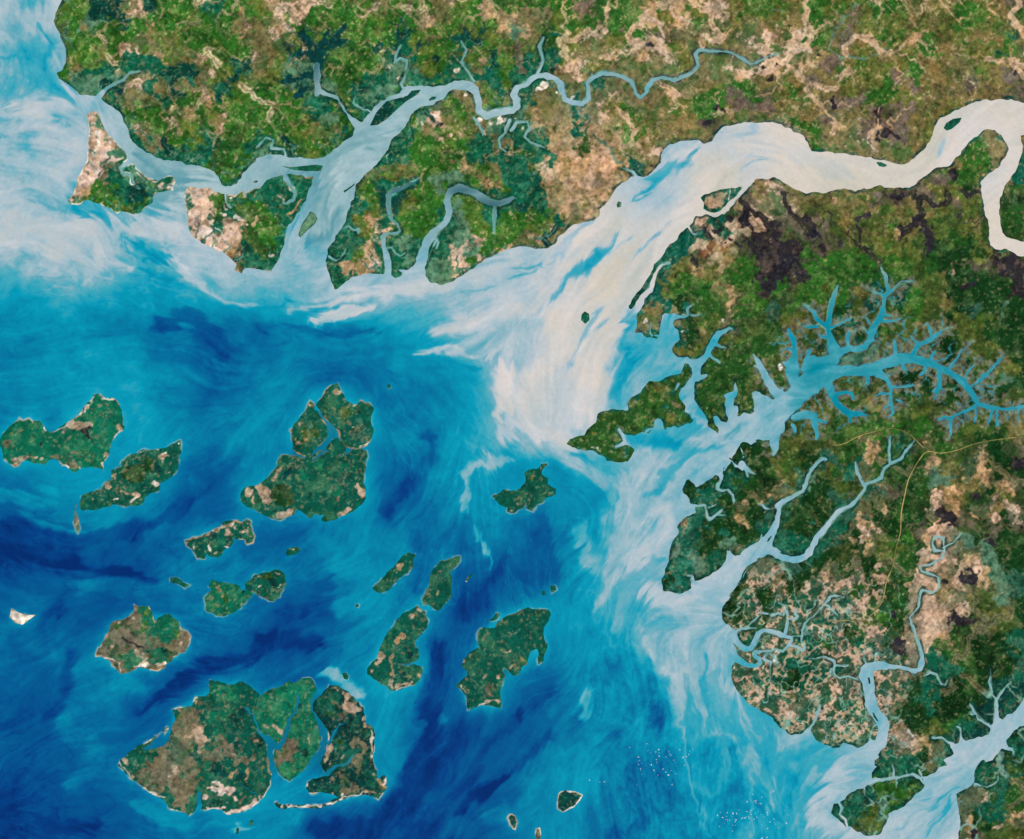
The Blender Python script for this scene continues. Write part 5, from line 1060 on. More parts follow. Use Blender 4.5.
tint(city * .95 * isin('ptbor') * sstep(-1.2, .3, n_fine + n_mid), (214, 174, 144))
north = sstep(165, 130, GY - .0 * GX) * sstep(300, 380, GX)
tint(VALE * .85 * north * sstep(.3, .1, TIDAL) * sstep(-.9, .1, n_mid + .5), (212, 178, 148))
tint(RILL * .6 * north * isin('gobGutp'), (184, 156, 118))
tint(TWIG * .5 * north * isin('tpob') * (HOLLOW < .6), (74, 92, 44))
tint(VALE * 1.4 * dark * sstep(.06, .18, TIDAL), (6, 54, 54))
tint(RILL * 1.2 * dark * sstep(.10, .24, TIDAL), (10, 66, 60))
tint(TWIG * .6 * dark * sstep(.16, .3, TIDAL), (96, 142, 124))
inner = dark * sstep(.10, .03, TIDAL)
tint(VALE * 1.1 * inner * sstep(0, .8, n_mid + .3), (212, 180, 154))
tint(RILL * .8 * inner, (190, 160, 124))
tint(TWIG * .5 * inner, (38, 74, 40))
burnt = sstep(690, 730, GX) * sstep(185, 195, GY) * sstep(285, 250, GY)
tint(VALE * 1.3 * burnt, (46, 42, 46))
tint(RILL * .8 * burnt, (62, 58, 50))
blue = sstep(755, 775, GX) * sstep(262, 275, GY) * sstep(440, 425, GY)
tint((VALE * 1.0 * blue) * sstep(.02, .08, TIDAL) * .8, (116, 108, 84))
tint(RILL * 1.1 * blue * sstep(.05, .13, TIDAL), (48, 136, 152))
tint(TWIG * .7 * blue * sstep(.10, .2, TIDAL), (70, 130, 134))
wood = east * (1 - blue) * (1 - burnt)
tint(VALE * .8 * wood * isin('gGdFobuk') * sstep(.25, .1, TIDAL), (138, 124, 96))
tint(RILL * .55 * wood * isin('gGdFob') * sstep(.25, .1, TIDAL), (118, 112, 78))
tint(TWIG * .45 * wood, (16, 50, 24))
marsh = sstep(700, 730, GX) * sstep(545, 570, GY)
tint(VALE * 1.2 * marsh * sstep(.05, .12, TIDAL), (132, 168, 162))
tint(RILL * .9 * marsh * sstep(.06, .14, TIDAL), (132, 166, 156))
tint(TWIG * .5 * marsh * sstep(.08, .16, TIDAL), (112, 150, 138))
isles = ((GX < 560) & (GY > 370)).astype(f32)
tint(VALE * .55 * isles, (4, 62, 58))
tint(TWIG * .22 * isles * (HOLLOW > 0), (120, 136, 112))
# salt-flat lace and meanders of the south-eastern marsh
mk = sstep(705, 735, GX) * sstep(925, 880, GX) * sstep(560, 590, GY) * sstep(760, 745, GY)
thread = np.abs(fbm(10, 4, 195, .68))
tint(mk * .85 * sstep(.50, .22, thread) * isin('pteEmob'), (208, 172, 150))
tint(mk * .8 * sstep(.62, .95, thread) * isin('ptEeobu'), (14, 80, 58))
tint(mk * .8 * sstep(.10, .03, np.abs(fbm(13, 3, 197))), (136, 172, 164))
features(lambda k, sheet: k in 'kD' or (k in 'mM' and sheet in ('A0', 'B0', 'C0', 'C1')), 1.12, .95, 1.3)
fing = np.full((NY, NX), 9, f32)
sink = fing
# finer and finer side twigs on the arms of the blue inlet
tr = random.Random(5)
twig = np.full((NY, NX), 9, f32)


def sprout(x, y, ang, length, wid, depth):
    pts = [(x, y, wid)]
    n = max(3, int(length / 1.6))
    for q in range(n):
        ang += tr.gauss(0, .28); x += math.cos(ang) * length / n; y += math.sin(ang) * length / n
        pts.append((x, y, wid * (1 - (q + 1) / n * .8)))
        if depth and tr.random() < .33:
            sprout(x, y, ang + tr.choice((-1, 1)) * tr.uniform(.6, 1.1), length * tr.uniform(.35, .6), wid * .65, depth - 1)
    seg_min(sink, np.array(pts, f32), 3)


for line in FEAT.strip().split('\n'):
    k, text = line.split('|')
    if k not in 'DM' or text.split()[0] not in ('@B0', '@C0'):
        continue
    for P in parse(text):
        for A, B in zip(P[:-1], P[1:]):
            L = math.hypot(B[0] - A[0], B[1] - A[1]); base = math.atan2(B[1] - A[1], B[0] - A[0])
            for m in range(int(L / 2.6) + 1):
                t = tr.random(); ang = base + tr.choice((-1, 1)) * tr.uniform(.5, 1.2); wd = .25 * (A[2] + B[2])
                sprout(A[0] + (B[0] - A[0]) * t, A[1] + (B[1] - A[1]) * t, ang, wd + tr.uniform(4, 9), tr.uniform(1.3, 2.4), 2)
tint(sstep(.5, -.5, fing) * .92, (8, 58, 60))
sink = twig
for line in CUTS.split('/'):
    head = line.split('@')[-1].split()[0]
    if head not in ('780,270', '860,320', '896,340', '740,340'):
        continue
    for P in parse(line):
        if P[:, 2].max() > 12:
            continue
        for A, B in zip(P[:-1], P[1:]):
            L = math.hypot(B[0] - A[0], B[1] - A[1]); base = math.atan2(B[1] - A[1], B[0] - A[0])
            for m in range(int(L / 3.2 + tr.random())):
                t = tr.random(); side = tr.choice((-1, 1)); wd = (A[2] + (B[2] - A[2]) * t) * .5
                ang = base + side * tr.uniform(.7, 1.35)
                sprout(A[0] + (B[0] - A[0]) * t + math.cos(ang) * wd * .7, A[1] + (B[1] - A[1]) * t + math.sin(ang) * wd * .7, ang, tr.uniform(2.5, 6.5) + wd, tr.uniform(.7, 1.25), 1)
tint(sstep(2.4, .6, twig + .5 * n_fine) * .65 * (ALL > 0), (138, 120, 98))
tint(sstep(.45, -.45, twig) * .9, (40, 136, 158))
a = sstep(3.0, 1.0, ALL + .7 * n_fine) * sstep(-.5, .4, fbm(12, 3, 191)) * ((GX > 770) & (GY > 265) & (GY < 445)) * .5
a = a[..., None]                                      # bare tidal margins of the blue inlet
LANDC = LANDC * (1 - a) + lin((122, 112, 88)) * a

# finer marks every cover carries: fields and clearings, creeks, scattered bare ground
speck = noise(1.7, 71)
patch = fbm(1.9, 2, 72) + .35 * n_mid
a = (sstep(1.3, 2.1, patch) * np.where(isin('gGob'), np.where((GX > 560) & (GY > 200), .3, .55), np.where(isin('dF'), .25, np.where(isin('mMnNE'), .22, 0))))[..., None]
LANDC = LANDC * (1 - a) + lin((190, 166, 126)) * a
a = (sstep(1.0, 2.0, -patch + .4 * speck) * np.where(isin('gGob'), .55, np.where(isin('tpu'), .38, 0)))[..., None]
LANDC = LANDC * (1 - a) + lin((44, 66, 34)) * a
rid = np.abs(fbm(15, 3, 81))
a = (sstep(.07, .015, rid) * np.where(isin('mMEe'), .32, 0))[..., None]
LANDC = LANDC * (1 - a) + lin((124, 148, 122)) * a
a = (sstep(.75, -.35, cut + .15 * n_fine) * .85)[..., None]       # wet silt along every creek
LANDC = LANDC * (1 - a) + np.where((GY < 330)[..., None], lin((108, 156, 150)), np.where(((GX > 770) & (GY < 440))[..., None], lin((60, 150, 186)), np.where(((GX < 560))[..., None], lin((20, 96, 112)), lin((138, 178, 174))))) * a
spot = noise(1.35, 97)
a = (sstep(1.35, 2.3, spot) * np.where(isin('gGdFmMnNoE'), .42, .2))[..., None]
LANDC = LANDC * (1 - a) + (LANDC * .6 + lin((150, 160, 116)) * .6) * a
tone = 1 + .15 * noise(1.45, 91) + .14 * noise(2.9, 92) + .08 * fbm(14, 2, 93)
tone = np.where(isin('nN'), 1 + (tone - 1) * .65, tone)
lush = sstep(600, 540, GX) * sstep(330, 300, GY) * (~isin('pstw'))
deep_ = sstep(680, 720, GX) * sstep(205, 230, GY) * (~isin('pstwk'))
LANDC = LANDC * (1 + lush[..., None] * np.array([-.10, .07, -.10], f32)) * (1 - deep_[..., None] * np.array([.22, .10, .20], f32))
hue = (.05 * fbm(10, 3, 95))[..., None] * np.array([1, 0, -.6], f32)
LANDC = np.clip(LANDC * np.clip(tone, .45, 1.7)[..., None] * (1 + hue), .002, 1)

# ---------------------------------------------------------------- the sea's sediment
RAMP = {'0': (0, 46, 112), '1': (0, 66, 134), '2': (2, 92, 148), '3': (4, 115, 160), '4': (4, 137, 172), '5': (6, 155, 185), '6': (64, 168, 188),
        '7': (112, 174, 191), '8': (146, 184, 197), '9': (172, 193, 204), 'A': (190, 199, 203), 'B': (207, 204, 199), 'C': (216, 206, 194)}
lev = np.zeros((28, 32), f32)
LKEY = '0123456789ABC'
LEVEL = [.1, 1.2, 2.3, 3.5, 4.5, 5.2, 6, 7, 8, 9, 10, 11, 12]
for ti, tx in enumerate('ABCD'):
    for tj in range(4):
        for r, row in enumerate(SEDI[tx + str(tj)].split()[:7]):
            for c, ch in enumerate(row[:8]):
                lev[tj * 7 + r, ti * 8 + c] = LEVEL[LKEY.index(ch)]
wx = interp_axis(np.clip(gx / 32 - .5, 0, 30.999), 32); wy = interp_axis(np.clip(gy / 30 - .5, 0, 26.999), 28)
S = (wy @ lev @ wx.T).astype(f32)
soft = .6 * fbm(16, 3, 111) + .4 * n_fine
for line in PLUME.strip().split('\n'):
    k, text = line.split('|')
    for s in parse(text):
        r = s[:, 2].max() * .5
        if r < .3:
            continue
        pad = r * .9 + 4
        sy, sx, ok = window(s[:, 0].min() - r - pad, s[:, 0].max() + r + pad, s[:, 1].min() - r - pad, s[:, 1].max() + r + pad)
        if not ok:
            continue
        fld = np.full((NY, NX), 99, f32); seg_min(fld, s, pad + 1)
        e = .35 * r + .7
        a = sstep(e, -e, fld[sy, sx] + soft[sy, sx] * .35 * min(r, 6)) * .9
        S[sy, sx] = S[sy, sx] * (1 - a) + LEVEL[LKEY.index(k)] * a

# currents: direction tensor spread from the surveyed streamlines
cgx = np.arange(X0, 1024 + PAD + 8, 8.0); cgy = np.arange(Y0, 839 + PAD + 8, 8.0)
CX, CY = np.meshgrid(cgx, cgy)
Txx = np.full(CX.shape, 1e-9); Txy = np.zeros(CX.shape); Tyy = np.full(CX.shape, 1e-9)
for line in FLOW.replace('\n', ' / ').split('/'):
    p = np.array([[float(v) for v in t.split(',')] for t in line.split()])
    for a, b in zip(p[:-1], p[1:]):
        L = np.hypot(*(b - a)); t = (b - a) / max(L, 1e-6)
        for m in np.arange(0, L, 10):
            c = a + t * m
            w = np.exp(-((CX - c[0]) ** 2 + (CY - c[1]) ** 2) / (2 * 26 ** 2)) + 1e-4 * np.exp(-((CX - c[0]) ** 2 + (CY - c[1]) ** 2) / (2 * 120 ** 2))
            Txx += w * t[0] * t[0]; Txy += w * t[0] * t[1]; Tyy += w * t[1] * t[1]
ang = .5 * np.arctan2(2 * Txy, Txx - Tyy)
c2, s2 = np.cos(2 * ang), np.sin(2 * ang)
ax_ = interp_axis((gx - X0) / 8, len(cgx)); ay_ = interp_axis((gy - Y0) / 8, len(cgy))
C2 = ay_ @ c2.astype(f32) @ ax_.T; S2 = ay_ @ s2.astype(f32) @ ax_.T
ang = .5 * np.arctan2(S2, C2) + .30 * fbm(46, 3, 121) + .12 * noise(12, 123)
DX, DY = np.cos(ang).astype(f32), np.sin(ang).astype(f32)


def along(F, reach, step):
    """mean of a field along the current (line integral)"""
    out = F.copy(); n = int(reach / step); wsum = 1.0
    for sgn in (1, -1):
        x, y = GX.copy(), GY.copy(); px, py = DX * sgn, DY * sgn
        for k in range(n):
            x += px * step; y += py * step
            i = np.clip((x - X0) / H + .5, 0, NX - 1).astype(np.int32); j = np.clip((y - Y0) / H + .5, 0, NY - 1).astype(np.int32)
            nx, ny = DX[j, i], DY[j, i]
            fl = np.where(nx * px + ny * py < 0, -1, 1)
            px, py = nx * fl, ny * fl
            w = .5 + .5 * math.cos(math.pi * (k + 1) / (n + 1))
            out += F[j, i] * w
            wsum += w if sgn == 1 else 0
    return out / (2 * wsum - 1)


def unit(F):
    return (F - F.mean()) / F.std()


st1 = unit(along(noise(1.6, 131), 46, 1.5))
st2 = unit(along(noise(4, 132), 46, 2.5))
st3 = unit(along(noise(11, 133), 60, 4.0))
disp = (2.2 * st3 + 1.6 * st2 + .9 * st1) * (.45 + .55 * sstep(10.5, 7.5, blur(S, 6)))
feather = (4.5 * st2 + 3.0 * st1) * (.2 + .8 * sstep(5, 8, blur(S, 8)))
S = sample(S, GX - DY * disp + DX * feather + 1.6 * noise(9, 135) + .8 * noise(4, 137), GY + DX * disp + DY * feather + 1.6 * noise(9, 136) + .8 * noise(4, 138))
S = .6 * S + .4 * along(S, 6, 1.5)
calm = sstep(11.5, 8, S)
filaments = 1.3 * sstep(560, 640, GX) * sstep(590, 660, GY) * sstep(6.6, 4.5, S)
blot = fbm(13, 5, 143, .75)
blot = sample(blot, GX + DX * 3 * st2, GY + DY * 3 * st2)
S = S + (.19 * st3 + .13 * st2 + .085 * st1 + .26 * blot) * (.6 + .4 * calm + .45 * sstep(5.8, 7.2, S) * sstep(10, 9, S) + filaments) + .25 * fbm(50, 4, 141)
# shoals: paler water close round the islands, silty film on tidal creeks
rio = sstep(-8, 8, GX + .9 * (GY - 400) - 738) * sstep(450, 435, GY) * sstep(250, 262, GY) * (GX > 690)
near = blur((ALL > 0).astype(f32), 5.0)
far_ = blur((ALL > 0).astype(f32), 14.0)
S = S + np.maximum(.7 + 1.3 * fbm(40, 2, 149), 0) * far_ * sstep(5.2, 3.0, S)
S = S + (2.2 + 1.3 * fbm(30, 2, 145)) * near * sstep(5.8, 3.0, S)
wisp = sstep(.20, .03, np.abs(along(noise(5, 161), 50, 2.0) * 2.2 + .25 * noise(7, 162))) * sstep(.2, 1.3, fbm(34, 3, 163))
wisp2 = sstep(.16, .02, np.abs(along(noise(6, 164), 60, 2.0) * 2.4 + .25 * noise(8, 165))) * sstep(.2, 1.3, fbm(40, 3, 166))
S = S + .8 * sstep(590, 650, GX) * sstep(640, 700, GY) * sstep(6, 4, S)
S = S - .55 * sstep(600, 520, GX) * sstep(420, 470, GY) * sstep(1.2, 3, S) * sstep(7, 5.5, S)
S = S + (.6 * wisp - .42 * wisp2) * sstep(10.5, 8, S)
coastal = np.maximum(sstep(290, 200, GX) * sstep(150, 190, GY) * sstep(300, 280, GY), sstep(95, 50, GX) * sstep(200, 150, GY))
S = S + .9 * coastal * sstep(6.2, 7.4, S) * sstep(9.8, 9.0, S)
S = np.clip(S, 0, 12)
K = np.array([lin(RAMP[c]) for c in LKEY])
i = np.clip(S.astype(int), 0, 11); t = (S - i)[..., None]
SEAC = K[i] * (1 - t) + K[i + 1] * t
SEAC = SEAC * (1 - rio[..., None] * np.array([.15, .20, .26], f32) * sstep(7.5, 5, S)[..., None])
est = sstep(60, 110, GX) * sstep(575, 540, GX) * sstep(225, 190, GY + .0 * GX) * sstep(-30, 10, (GX - 120) * 1.0 + (GY - 100) * -.2)
est = np.maximum(est, sstep(285, 320, GX) * sstep(460, 440, GX) * sstep(262, 235, GY)) * .55
lum = SEAC.mean(-1, keepdims=True)
SEAC = SEAC * (1 - est[..., None]) + (lum * np.array([.70, 1.10, 1.13], f32) * .92) * est[..., None]
SEAC = SEAC * (1 + sstep(8.5, 11, S)[..., None] * (.030 * st3 + .022 * st2 + .03 * fbm(38, 3, 147))[..., None] * np.array([1.0, .75, 1.2], f32))
creek = blur((ALL > 0).astype(f32), 5.0)
creek = np.where((GX < 560) & (GY > 370), sstep(.52, .72, far_), sstep(.62, .85, creek))          # narrow water: greener, dimmer
creek *= sstep(330, 300, GY + .0 * GX) * 1.0 + sstep(300, 330, GY) * np.where((GX > 740) & (GY < 440), 0.0, .75)
tintc = np.where((GY < 330)[..., None], lin((104, 156, 152)), lin((128, 172, 172)))
tintc = np.where(((GX < 560) & (GY > 330))[..., None], lin((10, 92, 118)), tintc)
SEAC = SEAC * (1 - .8 * creek[..., None]) + tintc * .8 * creek[..., None]
pool = .85 * np.maximum.reduce([np.exp(-((GX - cx_) / w_) ** 2 - ((GY - cy_) / h_) ** 2) for cx_, cy_, w_, h_ in ((315, 66, 9, 26), (420, 184, 34, 14), (398, 195, 14, 22), (490, 204, 34, 12), (462, 190, 22, 8))])[..., None]
SEAC = SEAC * (1 - pool) + lin((24, 92, 102)) * pool      # darker water at the heads of the tidal creeks
rimw = sstep(-1.3, -.1, ALL + .3 * n_fine) * sstep(-.2, .6, n_mid) * np.where((GX < 560) & (GY > 340), .5, .0) * (blur((ALL > 0).astype(f32), 5.0) < .5)
SEAC = SEAC * (1 - rimw[..., None]) + lin((150, 196, 190)) * rimw[..., None]
LANDC[..., 2] *= .94; LANDC[..., 0] *= .99; SEAC[..., 2] *= .955; SEAC[..., 0] *= .985; SEAC[..., 1] *= .99
SEAC = np.clip(SEAC * (1 + .02 * noise(1.6, 151) + .012 * st1)[..., None], .001, 1)
# ----------------------------------------------------------------------------
# SCENE
# ----------------------------------------------------------------------------
scene = bpy.context.scene
COL = scene.collection


def wxyz(x, y):
    return (x - 512) * U, (419.5 - y) * U


def ground(kind, rough, spec, grain, bump):
    m = bpy.data.materials.new(kind); m.use_nodes = True
    nt = m.node_tree; N, L = nt.nodes, nt.links
    b = N['Principled BSDF']; b.inputs['Roughness'].default_value = rough; b.inputs['Specular IOR Level'].default_value = spec
    at = N.new('ShaderNodeAttribute'); at.attribute_name = 'albedo'
    tc = N.new('ShaderNodeTexCoord')
    no = N.new('ShaderNodeTexNoise'); no.inputs['Scale'].default_value = grain; no.inputs['Detail'].default_value = 4
    L.new(tc.outputs['Object'], no.inputs['Vector'])
    mr = N.new('ShaderNodeMapRange'); mr.inputs['To Min'].default_value = 1 - bump; mr.inputs['To Max'].default_value = 1 + bump
    mr.inputs['From Min'].default_value = .3; mr.inputs['From Max'].default_value = .7
    L.new(no.outputs['Fac'], mr.inputs['Value'])
    mu = N.new('ShaderNodeVectorMath'); mu.operation = 'SCALE'
    L.new(at.outputs['Color'], mu.inputs[0]); L.new(mr.outputs['Result'], mu.inputs['Scale'])
    L.new(mu.outputs['Vector'], b.inputs['Base Color'])
    return m


M_SEA = ground('turbid_water', .6, .02, 6.0, .025)
M_LAND = {k: ground(k, .95, .08, s, a) for k, s, a in (('woodland', 7, .22), ('mangrove_swamp', 6, .16), ('bare_ground', 5, .10), ('burnt_ground', 6, .2), ('grassland', 6, .18))}
GROUPS = {'woodland': 'gGdFnN', 'mangrove_swamp': 'mMDEe', 'bare_ground': 'tpwrsT', 'burnt_ground': 'ku', 'grassland': 'oby'}
g_of = np.zeros(len(KEYS), int); GN = list(GROUPS)
for gi, g in enumerate(GN):
    for k in GROUPS[g]:
        g_of[KEYS.index(k)] = gi
# the cover map that parts the land: small specks give way to what surrounds them
gmap = g_of[cover]
score = np.stack([blur((gmap == gi).astype(f32), 3.0) for gi in range(len(GN))])
gmap = score.argmax(0)
del score

relief = .075 * fbm(2.2, 2, 201) + .13 * fbm(7, 3, 202) + .35 * fbm(40, 3, 204)
rough_of = np.where(np.isin(cover, [KEYS.index(k) for k in 'gGdFnNmM']), 1.0, .55).astype(f32)
HGT = np.where(ALL > 0, .14 * ALL * np.exp(-np.maximum(ALL, 0) / 5) + .5 * (1 - np.exp(-np.maximum(ALL, 0) / 8)) + relief * rough_of * np.clip(ALL / 3, 0, 1), .16 * ALL)
HGT = np.where(ALL > 0, np.maximum(HGT, .12 * np.minimum(ALL, 1.5)), HGT)


def mesh_obj(name, J, I, quads, Z, colour, mat, parent=None):
    """one mesh object from grid vertices (row J, column I)"""
    me = bpy.data.meshes.new(name)
    n = len(J)
    co = np.empty((n, 3), f32)
    co[:, 0], co[:, 1] = wxyz(gx[I], gy[J]); co[:, 2] = Z
    me.vertices.add(n); me.vertices.foreach_set('co', co.ravel())
    q = len(quads)
    me.loops.add(q * 4); me.loops.foreach_set('vertex_index', quads.ravel().astype(np.int32))
    me.polygons.add(q)
    me.polygons.foreach_set('loop_start', np.arange(0, q * 4, 4, dtype=np.int32))
    me.polygons.foreach_set('use_smooth', np.ones(q, bool))
    at = me.attributes.new('albedo', 'FLOAT_COLOR', 'POINT')
    c4 = np.ones((n, 4), f32); c4[:, :3] = colour
    at.data.foreach_set('color', c4.ravel())
    me.update(calc_edges=True)
    me.materials.append(mat)
    o = bpy.data.objects.new(name, me); COL.objects.link(o)
    if parent:
        o.parent = parent
    return o


def from_faces(name, fj, fi, ZF, CF, mat, parent=None):
    """mesh of the grid cells (fj, fi)"""
    idx = np.stack([(fj + 1) * NX + fi, (fj + 1) * NX + fi + 1, fj * NX + fi + 1, fj * NX + fi], 1)
    used, inv = np.unique(idx, return_inverse=True)
    J, I = used // NX, used % NX
    o = mesh_obj(name, J, I, inv.reshape(-1, 4), ZF[J, I] * 1.0, CF[J, I], mat, parent)
    return o


def move_origin(o, x, y, z=0.0):
    """put a mesh object's (or an empty's children's) origin at the place it stands"""
    n = len(o.data.vertices); co = np.empty(n * 3, f32); o.data.vertices.foreach_get('co', co)
    co = co.reshape(-1, 3) - np.array([x, y, z], f32); o.data.vertices.foreach_set('co', co.ravel()); o.data.update()


def tag(o, label, cat, group=None, kind=None):
    o['label'] = label; o['category'] = cat
    if group:
        o['group'] = group
    if kind:
        o['kind'] = kind


# ---- water: one sheet at z = 0, parted into the sea and the rivers that feed it
deep = np.maximum.reduce([ALL[:-1, :-1], ALL[1:, :-1], ALL[:-1, 1:], ALL[1:, 1:]])
low = np.minimum.reduce([ALL[:-1, :-1], ALL[1:, :-1], ALL[:-1, 1:], ALL[1:, 1:]])
wet = low < 2.2
fx, fy = np.meshgrid(gx[:-1] + H / 2, gy[:-1] + H / 2)


def inside(poly):
    r = np.zeros(fx.shape, bool)
    p = np.array([[float(v) for v in t.split(',')] for t in poly.split()])
    for a, b in zip(p, np.roll(p, -1, 0)):
        c = (a[1] > fy) != (b[1] > fy)
        if a[1] != b[1]:
            r ^= c & (fx < a[0] + (fy - a[1]) * (b[0] - a[0]) / (b[1] - a[1]))
    return r


RIVERS = [('estuary', '96,98 60,40 250,-30 620,-30 800,30 800,70 560,140 420,250 385,250 338,290 280,285 300,200 250,200 180,175 120,170 96,120', 'grey-green branching estuary winding between the mangrove peninsulas in the north-west'),
          ('river', '590,215 640,140 800,90 1100,60 1100,300 950,270 860,205 760,200 700,215 650,255', 'broad cream coloured muddy river curving through the savanna'),
          ('inlet', '735,438 700,400 640,375 690,320 800,250 1100,250 1100,460 800,470 760,440', 'blue dendritic inlet branching like a tree into dark forest'),
          ('river', '727,575 760,510 780,440 1000,400 1000,500 830,590 760,575 735,590', 'pale forked river below the dark forest, joining at a wide mouth'),
          ('river', '868,742 890,760 910,700 1000,600 1000,480 900,480 700,600 720,680 760,690', 'thin pale river with a sharp bend through pink salt flats'),
          ('estuary', '925,790 975,800 1100,760 1100,600 900,660 890,745', 'pale wide estuary leaving the lower right corner')]
rid_map = np.full(fx.shape, -1, int)
for k, (nm, poly, lab) in enumerate(RIVERS):
    rid_map = np.where(inside(poly) & (rid_map < 0), k, rid_map)
ZW = np.zeros((NY, NX), f32)
fj, fi = np.nonzero(wet & (rid_map < 0))
o = from_faces('sea', fj, fi, ZW, SEAC, M_SEA)
tag(o, 'blue sea streaked with pale silt around the islands', 'sea', kind='structure')
SEA = o
for k, (nm, poly, lab) in enumerate(RIVERS):
    fj, fi = np.nonzero(wet & (rid_map == k))
    o = from_faces(nm, fj, fi, ZW, SEAC, M_SEA)
    tag(o, lab, nm, kind='structure')

# ---- land
INFO = dict(
    north=('terrain', 'northern mainland of green and tan savanna with dark mangrove creeks'),
    southeast=('terrain', 'eastern mainland of dark forest, burnt patches and pink flats'),
    corner=('terrain', 'dark wooded land south of the pale estuary at the lower right corner'),
    meander=('terrain', 'strip of green land beyond the river meander at the right edge'),
    lobes=('large emerald island of two rounded lobes joined by a sandy bay', 1),
    diagonal=('long diagonal green island with a pointed sandy north-east tip', 1),
    sliver=('thin sandy islet trailing from the diagonal green island', 1),
    nwlobe=('dark green oval island with sandy west shore, across a channel from larger island', 1),
    nelobe=('forked green island with a pointed peak and white flecks on its east', 1),
    midlobe=('small green islet in the junction of three tidal channels', 1),
    southlobe=('broad emerald island with sandy western point and hooked southern spit', 1),
    patchy=('curved green island heavily blotched with white salt patches', 1),
    speck_east=('tiny oval green islet south of the hooked spit', 1),
    comma=('tiny comma shaped green islet west of the paired islands', 1),
    pair_west=('rounder, greener of the two touching islands, the western one', 1),
    pair_east=('smaller dark island touching its greener western neighbour, white northern rim', 1),
    round=('brownish green island with brown plains, dark pools and white southern beach', 1),
    sandy_speck=('tiny sand coloured islet with a pointed tail at the left edge', 1),
    big_west=('largest brown and green island with striped sand ridges and a long beach spit', 1),
    big_mid=('green island wedged between two dark tidal channels, pink flats in its south', 1),
    big_east=('green and brown island with straight eastern shore and thin white spit', 1),
    boot=('tall green island with a pinkish bare northern tip and boot shaped foot', 1),
    pear=('pear shaped green island with a pointed north-eastern tip', 1),
    cigar=('cigar shaped dark green island lying diagonally', 1),
    chip=('tiny green sliver islet east of the pear shaped island', 1),
    hooked=('jagged green island with a hooked eastern arm and pink southern beach', 1),
    lace=('small green islet off the jagged island, in shallow turquoise water', 1),
    knot=('knobbly dark green island below the cream silt plume', 1),
    peninsula=('lobed forest island between the cream plume and the blue bay', 1),
    shield=('shield shaped dark green islet with a thin white beach all round', 1),
    bean=('bean shaped dark islet ringed by white sand near the bottom edge', 1),
    edge=('narrow grey sandy islet cut by the bottom edge', 1),
    mudflat_islet=('tiny dark green islet on the grey mudflat', 1),
    dot_north=('lone pinpoint islet in open blue water', 1),
    dot_mid=('pinpoint brownish islet west of the boot shaped island', 1),
    dot_twin_west=('narrower of two pinpoint islets north-east of the jagged island', 1),
    dot_twin_east=('broader of two pinpoint islets north-east of the jagged island', 1),
    geba_islet=('small round dark green islet surrounded by cream silt', 1),
    geba_lens=('lens shaped green islet in the upper bend of the cream river', 1),
    geba_sliver=('tiny green sliver islet hugging the north bank of the cream river', 1),
    geba_ring=('tiny pale ring islet near the mouth of the cream river', 1),
    channel_wedge=('wedge shaped green islet with pink centre beside the cream river', 1),
    triangle=('long dark mangrove islet splitting two arms of the grey estuary', 1),
    river_eye=('thin eye shaped islet in the upper grey estuary', 1),
    river_thread=('thread thin sandbar islet along the east bank of the grey estuary', 1),
    river_drop=('drop shaped grey green islet standing mid estuary', 1),
    fork_lens=('long flat dark islet where the grey estuary forks west', 1),
    bar_islet=('tiny dark islet in the western arm of the grey estuary', 1),
    creek_islet=('small dark green islet at the mouth of two tidal creeks', 1),
    west_cape=('triangular cape island of pale salt flats with a green southern half', 1),
    fan=('fan shaped island with pink sand ridges on its west and mangroves east', 1),
    tombali_west=('small dark islet below the bend of the thin pale river', 1),
    tombali_east=('thin dark islet lower down the thin pale river', 1),
    fork_sliver=('thin dark islet in the northern arm of the forked pale river', 1),
    creek_dot=('speck of dark islet at the mouth of a mangrove creek', 1))
PLACED = []
for k, n in enumerate(names):
    box, sd = PIECE[n]
    mine = (OWNER == k)
    cell = (mine[:-1, :-1] | mine[1:, :-1] | mine[:-1, 1:] | mine[1:, 1:]) & (deep > -.9)
    # a cell shared by two pieces goes to the one that owns its corner
    cell &= np.where(mine[:-1, :-1] | (OWNER[:-1, :-1] < 0), True, ALL[:-1, :-1] < -.5)
    fj, fi = np.nonzero(cell)
    if len(fj) == 0:
        continue
    g = gmap[fj, fi]
    info = INFO[n]
    structure = info[0] == 'terrain'
    lab = info[1] if structure else info[0]
    cxm, cym = wxyz(float(gx[fi].mean()), float(gy[fj].mean()))
    if len(fj) < 420:                                # a speck: one mesh
        main = np.bincount(g, minlength=len(GN)).argmax()
        root = from_faces('islet', fj, fi, HGT * U, LANDC, M_LAND[GN[main]])
        move_origin(root, cxm, cym); root.location = (cxm, cym, 0)
    else:
        root = bpy.data.objects.new('terrain' if structure else 'island', None); COL.objects.link(root)
        root.empty_display_size = .2
        cnt = np.bincount(g, minlength=len(GN))
        main = cnt.argmax()
        for gi in range(len(GN)):
            if 0 < cnt[gi] < 90:
                g[g == gi] = main
        root.location = (cxm, cym, 0)
        for gi, gname in enumerate(GN):
            s = g == gi
            if s.any():
                ch = from_faces(gname, fj[s], fi[s], HGT * U, LANDC, M_LAND[gname], root); ch['kind'] = 'stuff'
                move_origin(ch, cxm, cym)
    if structure:
        root['label'] = lab; root['category'] = 'mainland'; root['kind'] = 'structure'
    else:
        tag(root, lab, 'islet' if len(fj) < 420 else 'island', 'islands off the coast')
    PLACED.append(root)

